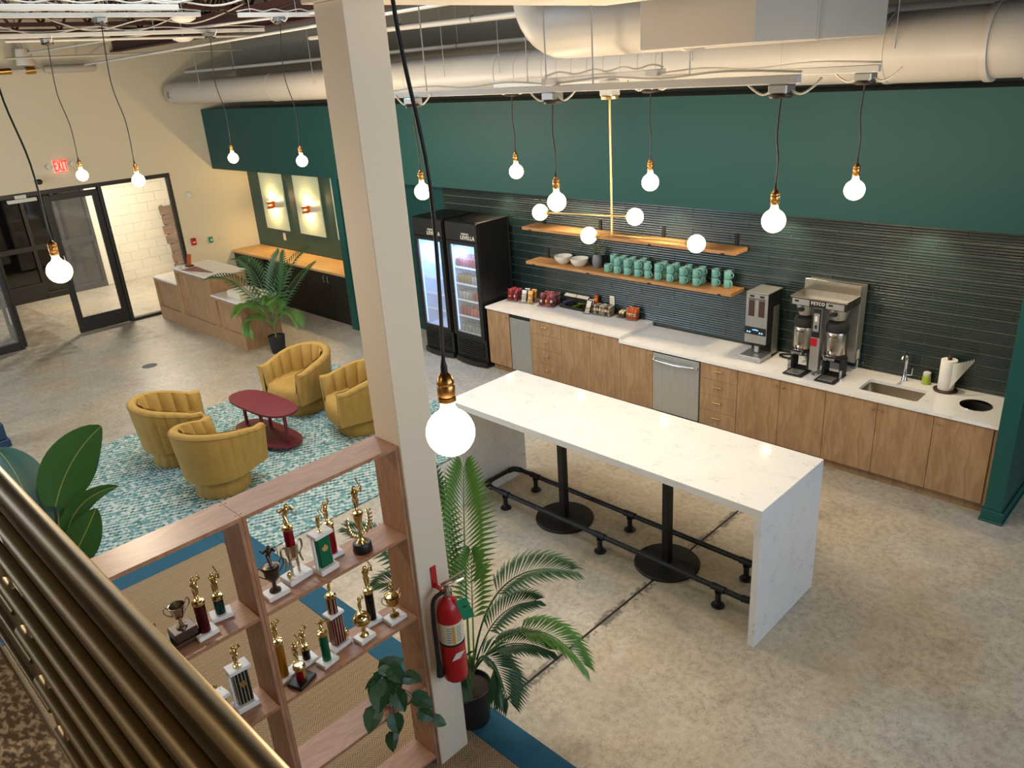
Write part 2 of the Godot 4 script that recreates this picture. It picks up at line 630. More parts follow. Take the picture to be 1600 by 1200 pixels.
# ---------------------------------------------------------------- camera, light, room
func _ready() -> void:
	var cam := Camera3D.new()
	cam.name = "camera"
	cam.keep_aspect = Camera3D.KEEP_HEIGHT
	cam.fov = 52.38
	cam.near = 0.05
	cam.far = 80.0
	add_child(cam)
	cam.transform = Transform3D(Basis.from_euler(Vector3(-0.3856, 0.7995, -0.0691), EULER_ORDER_YXZ), V(1.2963, 3.8451, 7.4494))
	cam.current = true
	var we := WorldEnvironment.new()
	we.name = "surroundings"
	var e := Environment.new()
	e.background_mode = Environment.BG_COLOR
	e.background_color = Color(0.03, 0.035, 0.045)
	e.tonemap_mode = Environment.TONE_MAPPER_LINEAR
	e.tonemap_exposure = 1.0
	e.sdfgi_enabled = true
	e.ssao_enabled = true
	e.ssil_enabled = true
	we.environment = e
	add_child(we)
	make_materials()
	build_room()
	build_entrance()
	build_nook()
	build_kitchen()
	build_counter_goods()
	build_island()
	build_lounge()
	build_bookcase()
	build_plants()
	build_railing()
	build_ceiling()
	build_pendants()

func area(at: Vector3, towards: Vector3, size: Vector2, energy: float, col: Color, parent: Node = self) -> void:
	var l := AreaLight3D.new()
	l.name = "daylight"
	l.light_energy = energy
	l.light_color = col
	l.area_size = size
	l.area_range = 40.0
	l.area_attenuation = 2.0
	l.shadow_enabled = true
	parent.add_child(l, true)
	l.transform = Transform3D(Basis.looking_at(towards, Vector3.UP if absf(towards.y) < 0.9 else Vector3.RIGHT), at)

# a tall daylight window in a wall: frame, mullions and panes, with the light just inside
func day_window(called: String, c: Vector3, w: float, h: float, face: Vector3, energy: float, cols := 4) -> void:
	var o := room(called)
	var up := Vector3.UP if absf(face.y) < 0.9 else Vector3.BACK
	var s := up.cross(face)
	var B := Basis(s, up, face)
	o.transform = Transform3D(B, c)
	var f := S()
	for sg in [-1, 1]:
		bx(f, V(sg * (w / 2 - 0.03), 0, -0.06), V(0.06, h, 0.16), 0.006)
		bx(f, V(0, sg * (h / 2 - 0.03), -0.06), V(w - 0.12, 0.06, 0.16), 0.006)
	obj("window_frame", f, M.black_frame, o)
	for k in range(1, cols):
		obj("mullion", bx(S(), V(-w / 2 + w * k / cols, 0, -0.06), V(0.05, h - 0.12, 0.1), 0.005), M.black_frame, o)
	for k in cols:
		obj("pane", bx(S(), V(-w / 2 + w * (k + 0.5) / cols, 0, -0.08), V(w / cols - 0.06, h - 0.12, 0.008)), M.window_glow, o)
	area(c + face * 0.06, face, Vector2(w, h), energy, DAY)

func build_room() -> void:
	var o := room("floor")
	for k in [[-18.0, -1.69], [-1.67, 5.0]]:
		var st := S()
		var a := V(k[0], 0, -4.5)
		var b := V(k[1], 0, 11.5)
		var pts := [V(a.x, 0, a.z), V(b.x, 0, a.z), V(b.x, 0, b.z), V(a.x, 0, b.z)]
		for i in [0, 1, 2, 0, 2, 3]:
			var p: Vector3 = pts[i]
			st.set_uv(Vector2((p.x + 18.0) / 22.0, (p.z + 4.5) / 16.0))
			st.add_vertex(p)
		bb(st, V(k[0], -0.2, -4.5), V(k[1], -0.001, 11.5))
		obj("slab", st, M.polished_concrete, o)
	obj("control_joint", bb(S(), V(-1.7, -0.2, -4.5), V(-1.66, -0.007, 11.5)), M.soil, o)
	# walls
	o = room("wall_left")
	var w := S()
	bb(w, V(XW - 0.2, 0, -0.3), V(XW, 5.3, 1.49))
	bb(w, V(XW - 0.2, 2.47, 1.49), V(XW, 5.3, 6.4))
	bb(w, V(XW - 0.2, 0, 6.4), V(XW, 5.3, 11.7))
	obj("plaster", w, M.cream_paint, o)
	o = room("wall_back")
	obj("nook_face", bb(S(), V(XW, 0, -0.15), V(-9.36, 2.45, 0.0)), M.nook_green, o)
	obj("alcove_face", bb(S(), V(-9.2, 0, -0.15), V(-7.52, 2.45, 0.0)), M.green_paint, o)
	obj("backer", bb(S(), V(-7.52, 0, -0.15), V(0.11, 2.45, -0.008)), M.grout, o)
	tiles(o)
	obj("upper_face", bb(S(), V(XW, 2.45, -0.3), V(0.11, 5.3, -0.15)), M.grey_paint, o)
	o = room("wall_bulkhead")
	obj("plaster", bb(S(), V(XW, 2.435, -0.15), V(0.12, 3.48, ZS)), M.green_paint, o)
	o = room("wall_divider")
	obj("plaster", bb(S(), V(-9.36, 0, -0.15), V(-9.2, 2.435, ZS - 0.005)), M.wing_green, o)
	o = room("wall_right_wing")
	obj("plaster", bb(S(), V(-0.02, 0, -0.15), V(0.115, 2.435, ZS + 0.015), 0.003), M.wing_green, o)
	o = room("baseboard_right_wing")
	var b := S()
	bb(b, V(-0.034, 0, 0.56), V(0.13, 0.11, ZS + 0.03), 0.003)
	bb(b, V(-0.045, 0, 0.56), V(0.141, 0.02, ZS + 0.041), 0.004)
	bb(b, V(0.115, 0, -0.15), V(0.13, 0.11, 0.56), 0.003)
	bb(b, V(0.115, 0, -0.15), V(0.141, 0.02, 0.56), 0.004)
	obj("board", b, M.wing_green, o)
	o = room("wall_far_right")
	obj("plaster", bb(S(), V(-13.5, 0, -4.7), V(5.2, 5.3, -4.5)), M.grey_paint, o)
	o = room("wall_right")
	w = S()
	bb(w, V(5.0, 0, -4.7), V(5.2, 5.3, 0.6)); bb(w, V(5.0, 0, 6.8), V(5.2, 5.3, 11.7))
	bb(w, V(5.0, 0, 0.6), V(5.2, 2.2, 6.8)); bb(w, V(5.0, 4.6, 0.6), V(5.2, 5.3, 6.8))
	obj("plaster", w, M.white_paint, o)
	day_window("window_1", V(5.02, 3.4, 3.7), 6.2, 2.4, V(-1, 0, 0), WINDOW_RIGHT, 5)
	o = room("wall_front")
	w = S()
	bb(w, V(-13.5, 0, 11.5), V(-13.2, 5.3, 11.7)); bb(w, V(-9.0, 0, 11.5), V(5.2, 5.3, 11.7))
	bb(w, V(-13.2, 0, 11.5), V(-9.0, 0.6, 11.7)); bb(w, V(-13.2, 3.8, 11.5), V(-9.0, 5.3, 11.7))
	obj("plaster", w, M.white_paint, o)
	day_window("window_2", V(-11.1, 2.2, 11.52), 4.2, 3.2, V(0, 0, -1), WINDOW_FRONT, 4)
	o = room("ceiling")
	var dk := S()
	bb(dk, V(-18.0, 5.3, -4.7), V(-6.8, 5.5, 11.7)); bb(dk, V(-3.4, 5.3, -4.7), V(5.2, 5.5, 11.7))
	bb(dk, V(-6.8, 5.3, -4.7), V(-3.4, 5.5, 3.0)); bb(dk, V(-6.8, 5.3, 5.4), V(-3.4, 5.5, 11.7))
	obj("deck", dk, M.dark_deck, o)
	day_window("window_3", V(-5.1, 5.34, 4.2), 3.4, 2.4, V(0, -1, 0), SKYLIGHT, 4)
	# steel column boxed in plaster, beside the bookcase, and the beam over it
	o = room("trim_1")
	obj("column", bb(S(), V(-1.80, 0, 5.228), V(-1.592, 4.14, 5.44), 0.004), M.white_paint, o)
	obj("beam", bb(S(), V(-1.86, 4.14, 3.4), V(-0.9, 4.7, 5.46), 0.004), M.white_paint, o)
	# white column with a blue base beyond the rug
	o = room("trim_2")
	obj("column", bb(S(), V(-9.42, 0.3, 5.84), V(-9.13, 5.3, 6.12), 0.01), M.white_paint, o)
	obj("column_base", bb(bb(S(), V(-9.45, 0.1, 5.82), V(-9.1, 0.3, 6.15), 0.01), V(-9.47, 0.0, 5.8), V(-9.08, 0.1, 6.17), 0.01), M.blue_trim, o)

func tiles(parent: Node) -> void:
	# glazed tiles with four ridges, in running bond
	var L := 0.4485
	var pitch := 0.108
	var hgt := pitch - 0.0042
	var make := func(len: float, hh: float) -> Mesh:
		var poly := PackedVector2Array()        # x is depth, y height
		poly.append(Vector2(0, 0))
		var n := 4
		for k in n:
			for i in 6:
				var t := (k + (i + 0.5) / 6.0) / n
				poly.append(Vector2(0.0045 + 0.0026 * pow(sin(PI * (i + 0.5) / 6.0), 0.8), t * hh))
		poly.append(Vector2(0, hh))
		var st := S()
		prism(st, poly, len, Transform3D(Basis(Vector3(0, 0, 1), Vector3.UP, Vector3(-1, 0, 0)), V(len / 2, 0, 0)))
		return done(st)
	var cache := {}
	var y := 0.864
	var row := 0
	var top := 2.193 + pitch * 2
	y = top - pitch * 15
	while y < 2.435:
		var x := -0.639 + (0.0 if row % 2 else 0.2245) - 0.4525 * 16
		while x < -0.02:
			var x0 := maxf(x, -7.52)
			var x1 := minf(x + L, -0.021)
			var y0 := y
			var y1 := minf(y + hgt, 2.434)
			if x1 - x0 > 0.02 and y1 - y0 > 0.02 and y1 > 0.87:
				if y0 < 0.866:
					y0 = 0.8665
				var key := "%.3f %.3f" % [x1 - x0, y1 - y0]
				if not cache.has(key):
					cache[key] = make.call(x1 - x0, y1 - y0)
				put("tile", cache[key], M.tile_glaze if rng.randf() < 0.65 else M.tile_glaze_deep, parent, V((x0 + x1) / 2, y0, -0.008 + rng.randf() * 0.0006))
			x += 0.4525
		y += pitch
		row += 1

# ---------------------------------------------------------------- entrance
func build_entrance() -> void:
	# inner storefront in the opening of the entrance wall: z 1.49 .. 6.4
	var X := XW - 0.06
	var o := thing("storefront_frame", "black metal storefront frame around the glass door in the cream wall", "storefront", V(X, 0, 1.49))
	for z in [0.025, 1.225, 3.04, 4.88]:
		obj("mullion", bb(S(), V(-0.06, 0, z - 0.025), V(0.06, 2.47, z + 0.03), 0.004), M.black_frame, o)
	obj("head", bb(S(), V(-0.06, 2.4, 0.0), V(0.065, 2.47, 4.91), 0.004), M.black_frame, o)
	obj("sill", bb(S(), V(-0.06, 0, 0.0), V(0.065, 0.05, 1.2), 0.004), M.black_frame, o)
	obj("sill", bb(S(), V(-0.06, 0, 3.07), V(0.065, 0.12, 4.85), 0.004), M.black_frame, o)
	for z in [[0.05, 1.2], [3.07, 4.85]]:
		obj("pane", bb(S(), V(-0.006, 0.05, z[0]), V(0.006, 2.4, z[1])), M.clear_glass, o)
	# door leaves
	for k in [[1.26, 2.12, "closed black framed glass door with wide bottom rail beside clear sidelight", 0.0], [2.15, 3.0, "open black framed glass door swung into the vestibule", 1.0]]:
		var d := thing("glass_door", k[2], "door", V(X, 0.012, 1.49 + k[0]))
		var wd: float = k[1] - k[0]
		if k[3] > 0.5:
			d.position.z = 1.49 + k[1] - 0.03
			d.position.x = X - 0.04
			d.rotation.y = -PI / 2
		obj("stile", bb(S(), V(-0.022, 0, 0), V(0.022, 2.36, 0.1), 0.004), M.black_frame, d)
		obj("stile", bb(S(), V(-0.022, 0, wd - 0.1), V(0.022, 2.36, wd), 0.004), M.black_frame, d)
		obj("bottom_rail", bb(S(), V(-0.022, 0, 0.1), V(0.022, 0.26, wd - 0.1), 0.004), M.black_frame, d)
		obj("top_rail", bb(S(), V(-0.022, 2.26, 0.1), V(0.022, 2.36, wd - 0.1), 0.004), M.black_frame, d)
		obj("pane", bb(S(), V(-0.004, 0.26, 0.1), V(0.004, 2.26, wd - 0.1)), M.clear_glass, d)
		var hz: float = wd - 0.06 if k[0] < 2.0 else 0.06
		var h := tube(S(), polyline([V(0.02, 0.95, hz), V(0.07, 0.96, hz), V(0.075, 1.15, hz), V(0.07, 1.34, hz), V(0.02, 1.35, hz)], 5), 0.011, 8)
		obj("pull_handle", h, M.steel, d)
	var cl := thing("door_closer", "white door closer box with arm on black door head", "door closer", V(XW + 0.02, 2.33, 3.72))
	obj("body", bb(S(), V(-0.03, 0, 0), V(0.045, 0.055, 0.42), 0.006), M.white_plastic, cl)
	obj("bracket", bb(S(), V(-0.015, 0.06, 0.14), V(0.04, 0.115, 0.3), 0.005), M.white_plastic, cl)
	# vestibule: side walls, ceiling, outer storefront and white block wall
	var r := room("wall_vestibule")
	var XB := -16.8
	obj("plaster", bb(S(), V(-18.0, 0, -0.9), V(XW - 0.2, 3.2, -0.7)), M.block_white, r)
	obj("plaster", bb(S(), V(-18.0, 0, 7.2), V(XW - 0.2, 3.2, 7.4)), M.cream_paint, r)
	obj("soffit", bb(S(), V(-18.0, 3.0, -0.9), V(XW - 0.2, 3.2, 7.4)), M.white_paint, r)
	obj("backer", bb(S(), V(XB - 0.25, 0, -0.7), V(XB - 0.004, 3.0, 1.72)), M.block_white, r)
	obj("pilaster", bb(S(), V(XB - 0.2, 0, 1.72), V(XB + 0.03, 3.0, 1.92), 0.01), M.block_white, r)
	# painted blocks in running bond
	var cache := {}
	for row in 15:
		var z := -0.7 - (0.2 if row % 2 else 0.0)
		while z < 1.7:
			var z0 := maxf(z, -0.7)
			var z1 := minf(z + 0.392, 1.72)
			if z1 - z0 > 0.04:
				var key := "%.3f" % (z1 - z0)
				if not cache.has(key):
					cache[key] = done(bx(S(), Vector3.ZERO, V(0.03, 0.196, z1 - z0), 0.003))
				put("block", cache[key], M.block_white, r, V(XB - 0.008 + rng.randf() * 0.003, 0.097 + row * 0.2, (z0 + z1) / 2))
			z += 0.4
	var q := thing("outer_storefront", "dark outer storefront seen through the entrance glass", "storefront", V(XB, 0, 1.92))
	for z in [0.03, 0.62, 1.2, 2.3, 3.4, 4.3, 5.25]:
		obj("mullion", bb(S(), V(-0.06, 0, z - 0.03), V(0.06, 2.6, z + 0.04), 0.004), M.black_frame, q)
	obj("head", bb(S(), V(-0.06, 2.5, 0), V(0.065, 2.62, 5.28), 0.004), M.black_frame, q)
	obj("header_panel", bb(S(), V(-0.04, 2.62, 0), V(0.04, 3.0, 5.28)), M.cream_paint, q)
	for z in [[0.0, 1.2, 0.12], [1.2, 3.4, 0.34], [3.4, 5.28, 0.12]]:
		obj("bottom_rail", bb(S(), V(-0.05, 0.0, z[0]), V(0.065, z[2], z[1]), 0.004), M.black_frame, q)
	obj("cross_rail", bb(S(), V(-0.05, 1.0, 0.0), V(0.065, 1.1, 5.28), 0.004), M.black_frame, q)
	obj("pane", bb(S(), V(-0.006, 0.1, 0.0), V(0.006, 2.5, 5.25)), M.tinted_glass, q)
	var vl := thing("vestibule_light", "square ceiling light of the entrance vestibule", "light", V(-15.2, 2.99, 1.8))
	obj("frame", bx(S(), V(0, -0.02, 0), V(0.64, 0.04, 0.64), 0.006), M.white_plastic, vl)
	obj("lens", bx(S(), V(0, -0.042, 0), V(0.56, 0.006, 0.56), 0.001), M.globe_glow, vl)
	area(V(-15.2, 2.94, 1.8), V(0, -1, 0), Vector2(0.56, 0.56), VESTIBULE, Color(1.0, 0.94, 0.84))
	# the paved forecourt at dusk outside
	var yard := room("floor_outside")
	obj("paving", bb(S(), V(-24.0, -0.2, -3.0), V(-18.0, -0.01, 9.0)), M.plain_concrete, yard)
	# pallet boards leaning on the block wall
	var p := thing("wood_pallet", "weathered wood pallet of short boards leaning on white block wall", "pallet", V(XB + 0.13, 0, 0.33))
	for k in 7:
		obj("board", bx(S(), V(0.10 + 0.1 - k * 0.026, 0.12 + k * 0.21, 0.0 + 0.02 * sin(k * 2.3)), V(0.025, 0.185, 0.4 + 0.05 * sin(k * 5.1)), 0.004, Basis(Vector3.BACK, 0.13)), M.pallet_wood, p)
	for z in [-0.12, 0.12]:
		obj("runner", bx(S(), V(0.07, 0.75, z), V(0.04, 1.5, 0.06), 0.004, Basis(Vector3.BACK, 0.13)), M.pallet_wood, p)
	# exit sign with two lamp heads
	var ex := thing("exit_sign", "red lit EXIT sign with two lamp heads on cream wall", "sign", V(XW, 2.72, 3.24))
	obj("box", bx(S(), V(0.025, 0.09, 0), V(0.05, 0.2, 0.2), 0.006), M.exit_field, ex)
	text("lettering", "EXIT", 0.15, M.exit_glow, ex, V(0.053, 0.09, 0), Basis(Vector3.UP, PI / 2) * Basis.from_scale(V(0.5, 1.1, 1)), true, 0.006)
	obj("rim", bb(bb(S(), V(0.05, -0.012, -0.1), V(0.056, -0.002, 0.1)), V(0.05, 0.182, -0.1), V(0.056, 0.192, 0.1)), M.exit_glow, ex)
	for s in [-1, 1]:
		var hd := obj("lamp_head", lathe(S(), [[0.0, 0.0], [0.028, 0.004], [0.04, 0.03], [0.042, 0.06], [0.036, 0.062], [0.0, 0.055]], 14, Transform3D(Basis(Vector3.BACK, -PI / 2), V(0.05, 0.1, s * 0.18))), M.white_plastic, ex)
		obj("arm", tube(S(), [V(0.03, 0.09, s * 0.1), V(0.05, 0.1, s * 0.18)], 0.01, 6), M.white_plastic, hd)
	var dt := thing("wall_camera", "small dark dome camera on cream wall over the door", "camera", V(XW, 2.56, 3.62))
	obj("mount", bx(S(), V(0.015, 0.1, 0), V(0.03, 0.05, 0.12), 0.006), M.white_plastic, dt)
	obj("dome", sphere(S(), V(0.06, 0.05, 0), V(0.055, 0.045, 0.055), 12, 6), M.fridge_black, dt)
	# wall devices right of the frame
	var alarm := thing("fire_alarm_pull", "small red fire alarm pull station on cream wall", "alarm", V(XW, 1.13, 1.33))
	obj("box", bx(S(), V(0.025, 0.06, 0), V(0.05, 0.13, 0.09), 0.006), M.red_paint, alarm)
	obj("handle", bx(S(), V(0.054, 0.05, 0), V(0.012, 0.025, 0.06), 0.003), M.white_plastic, alarm)
	var gb := thing("exit_button", "green door release button box on cream wall", "button", V(XW, 1.11, 0.99))
	obj("box", bx(S(), V(0.02, 0.05, 0), V(0.04, 0.11, 0.075), 0.006), M.tag_green, gb)
	obj("button", lathe(S(), [[0.022, 0], [0.022, 0.012], [0.0, 0.014]], 12, Transform3D(Basis(Vector3.BACK, -PI / 2), V(0.04, 0.05, 0))), M.white_plastic, gb)
	var sw := thing("light_switch", "wide cream switch plate on wall beside green button", "switch", V(XW, 1.09, 0.72))
	obj("plate", bx(S(), V(0.004, 0.06, 0), V(0.008, 0.12, 0.21), 0.002), M.cream_paint, sw)
	for k in 4:
		obj("rocker", bx(S(), V(0.01, 0.06, -0.075 + k * 0.05), V(0.006, 0.065, 0.03), 0.002), M.cream_paint, sw)
	var st := thing("alarm_strobe", "small white alarm strobe on cream wall above the buttons", "alarm", V(XW, 1.98, 1.22))
	obj("box", bx(S(), V(0.02, 0.05, 0), V(0.04, 0.11, 0.09), 0.008), M.white_plastic, st)
	obj("lens", bx(S(), V(0.045, 0.05, 0), V(0.02, 0.07, 0.03), 0.006), M.paper, st)
	# reception desk: low, high and low sections
	var zf := 2.29
	for k in [[-13.05, -12.05, 0.78, "low end of the wood reception desk against the entrance wall"], [-12.05, -10.75, 1.06, "tall middle section of the wood reception desk with pale top"], [-10.75, -9.87, 0.78, "low section of the wood reception desk beside the potted palm"]]:
		var x0: float = k[0]
		var x1: float = k[1]
		var h: float = k[2]
		var d := thing("reception_desk", k[3], "desk", V((x0 + x1) / 2, 0, zf - 0.32))
		var w := x1 - x0
		var tall := h > 0.9
		var dep := 0.64
		obj("body", bb(S(), V(-w / 2 + 0.004, 0, -dep / 2), V(w / 2 - 0.004, h - 0.03, dep / 2 - 0.032), 0.002), M.desk_maple, d)
		# shaker front: stiles, rails and the panel set back
		var zz := dep / 2
		obj("base_board", bb(S(), V(-w / 2, 0, zz - 0.032), V(w / 2, 0.24, zz), 0.002), M.desk_maple, d)
		obj("top_rail", bb(S(), V(-w / 2, h - 0.09, zz - 0.032), V(w / 2, h - 0.03, zz), 0.002), M.desk_maple, d)
		for s in [-1, 1]:
			obj("stile", bb(S(), V(s * w / 2, 0.24, zz - 0.032), V(s * (w / 2 - 0.075), h - 0.09, zz), 0.002), M.desk_maple, d)
		obj("top", bb(S(), V(-w / 2 - 0.0, h - 0.03, -dep / 2 - 0.01), V(w / 2 + (0.012 if x1 > -10 else 0.0), h, dep / 2 + 0.02), 0.003), M.quartz, d)
		if x1 > -10:
			obj("end_panel", bb(S(), V(w / 2 - 0.004, 0, -dep / 2), V(w / 2 + 0.006, h - 0.03, dep / 2), 0.002), M.desk_maple, d)
	var pen := thing("felt_pennant", "dark red felt pennant lying on the tall desk top", "pennant", V(-11.4, 1.061, 2.15))
	obj("cloth", prism(S(), PackedVector2Array([Vector2(-0.32, 0.11), Vector2(-0.28, -0.16), Vector2(0.42, 0.06)]), 0.006, flat(Vector3.ZERO)), M.pack_wine, pen)
	obj("stripe", prism(S(), PackedVector2Array([Vector2(-0.29, 0.08), Vector2(-0.26, -0.12), Vector2(-0.23, -0.11), Vector2(-0.26, 0.07)]), 0.003, flat(V(0, 0.006, 0))), M.pack_orange, pen)
	var card := thing("leaflet_holder", "small holder of orange leaflets on the tall desk end", "leaflet holder", V(-11.86, 1.061, 2.08))
	obj("stand", bx(S(), V(0, 0.01, 0), V(0.14, 0.02, 0.1), 0.004), M.matte_black, card)
	obj("leaflets", bx(S(), V(0, 0.11, -0.01), V(0.11, 0.19, 0.03), 0.003, Basis(Vector3.RIGHT, -0.2)), M.pack_orange, card)
	var bowl := thing("small_dish", "small white dish on tall desk beside orange leaflets", "dish", V(-11.88, 1.061, 2.24))
	obj("dish", lathe(S(), [[0.0, 0], [0.03, 0], [0.055, 0.035], [0.05, 0.036], [0.026, 0.008], [0, 0.007]], 16), M.white_ceramic, bowl)
	var bs := thing("paper_stack", "pale paper organiser on the low desk behind the palm", "papers", V(-10.15, 0.781, 2.05))
	obj("tray", bx(S(), V(0, 0.05, 0), V(0.42, 0.1, 0.32), 0.006), M.cream_paint, bs)
	obj("sheets", bx(S(), V(0, 0.105, 0), V(0.38, 0.012, 0.28), 0.002), M.paper, bs)

# ---------------------------------------------------------------- nook with the wood counter
func build_nook() -> void:
	var t := thing("wood_counter", "long butcher block counter top in the green nook", "counter top", V(-11.3, 0.845, 0.0))
	obj("slab", bb(S(), V(XW + 11.302, 0, 0.002), V(1.938, 0.04, 0.62), 0.004), M.butcher_block, t)
	var units := [[-13.28, -12.17, "black base cabinet under wood counter beside the cream wall"], [-11.73, -10.75, "black base cabinet under wood counter right of the knee space"], [-10.75, -9.37, "black base cabinet under wood counter beside green divider"]]
	for u in units:
		var w: float = u[1] - u[0]
		var c := thing("base_cabinet", u[2], "cabinet", V((u[0] + u[1]) / 2, 0, 0.3))
		obj("body", bb(S(), V(-w / 2 + 0.001, 0.0, -0.29), V(w / 2 - 0.001, 0.844, 0.265), 0.002), M.nook_cabinet, c)
		for s in [-1, 1]:
			var dr := obj("door", bb(S(), V(minf(0.0, s * (w / 2 - 0.004)) + (0.002 if s > 0 else 0.0), 0.1, 0.266), V(maxf(0.0, s * (w / 2 - 0.004)) - (0.002 if s < 0 else 0.0), 0.83, 0.286), 0.003), M.nook_cabinet, c)
			obj("handle", tube(S(), polyline([V(s * 0.06, 0.68, 0.286), V(s * 0.06, 0.685, 0.31), V(s * 0.06, 0.775, 0.31), V(s * 0.06, 0.78, 0.286)], 3), 0.005, 6), M.steel, dr)
	# three backlit sage panels, a small orange sconce on each
	for k in 3:
		var x := -12.42 + k * 1.215
		var p := thing("wall_panel", ["pale sage wall panel next to the cream wall", "middle pale sage wall panel of the nook", "pale sage wall panel behind the green divider"][k], "panel", V(x, 1.255, 0.0))
		obj("board", bb(S(), V(-0.41, 0, 0.002), V(0.41, 1.05, 0.028), 0.004), M.sage_panel, p)
		var s := thing("wall_sconce", ["orange dome sconce on the sage panel next to the cream wall", "orange dome sconce on the middle sage panel", "orange dome sconce on the sage panel behind the divider"][k], "sconce", V(x, 1.73, 0.028))
		obj("plate", bx(S(), V(0, 0, 0.008), V(0.07, 0.12, 0.016), 0.005), M.brass, s)
		for d in [-1, 1]:
			obj("shade", lathe(S(), [[0.02, 0.0], [0.05, 0.012], [0.062, 0.04], [0.062, 0.055], [0.058, 0.055], [0.056, 0.04], [0.04, 0.014]], 16, Transform3D(Basis(Vector3.BACK, 0.0 if d > 0 else PI), V(0, d * 0.008, 0.075))), M.sconce_orange, s)
			obj("bulb", sphere(S(), V(0, d * 0.05, 0.075), V(0.03, 0.03, 0.03), 10, 6), M.sconce_glow, s)
			omni(V(0, d * 0.05, 0.075), SCONCE, Color(1.0, 0.85, 0.58), 0.03, s)
	for k in 2:
		var c := thing("outlet_plate", ["white outlet plate under the sage panel next to the cream wall", "white outlet plate under the sage panel behind the divider"][k], "outlet", V([-12.27, -10.27][k], 1.06, 0.0))
		obj("plate", bx(S(), V(0, 0.07, 0.004), V(0.09, 0.14, 0.008), 0.003), M.white_plastic, c)
		for y in [0.045, 0.095]:
			obj("socket", bx(S(), V(0, y, 0.009), V(0.04, 0.035, 0.004), 0.001), M.label_cream, c)

# ---------------------------------------------------------------- kitchen
const CZ := 0.635          # face of the cabinet doors

func knob(parent: Node, at: Vector3) -> void:
	obj("knob", lathe(S(), [[0.0, 0], [0.006, 0.0], [0.005, 0.012], [0.011, 0.018], [0.012, 0.026], [0.008, 0.031], [0, 0.032]], 12, Transform3D(Basis(Vector3.RIGHT, PI / 2), at)), M.brass_satin, parent)

func pull(parent: Node, at: Vector3, w := 0.1) -> void:
	var st := S()
	tube(st, [at + V(-w / 2, 0, 0.024), at + V(w / 2, 0, 0.024)], 0.005, 8)
	for s in [-1, 1]:
		tube(st, [at + V(s * w * 0.4, 0, 0), at + V(s * w * 0.4, 0, 0.024)], 0.004, 6)
	obj("pull", st, M.brass_satin, parent)

func base_unit(x0: float, x1: float, top: float, kind: String, label: String) -> void:
	var w := x1 - x0
	var c := thing("base_cabinet", label, "cabinet", V((x0 + x1) / 2, 0, 0))
	obj("body", bb(S(), V(-w / 2 + 0.001, 0.1, 0.003), V(w / 2 - 0.001, top if x0 < -1.5 else 0.6, CZ - 0.021)), M.wood_dark, c)
	obj("toe_kick", bb(S(), V(-w / 2, 0, 0.3), V(w / 2, 0.1, 0.56)), M.cabinet_oak, c)
	var h := top - 0.115
	if kind == "drawers":
		for k in 4:
			var y := 0.112 + h * k / 4.0
			var d := obj("drawer", bb(S(), V(-w / 2 + 0.002, y, CZ - 0.02), V(w / 2 - 0.002, y + h / 4.0 - 0.003, CZ), 0.0015), M.cabinet_oak, c)
			pull(d, V(0, y + h / 8.0 + 0.02, CZ))
	else:
		var n := 2 if kind == "double" else 1
		for k in n:
			var a := -w / 2 + w * k / n
			var b := a + w / n
			var d := obj("door", bb(S(), V(a + 0.002, 0.112, CZ - 0.02), V(b - 0.002, top - 0.004, CZ), 0.0015), M.cabinet_oak, c)
			var kx := b - 0.04
			if (n == 2 and k == 1) or kind == "single_left":
				kx = a + 0.04
			knob(d, V(kx, top - 0.07, CZ))

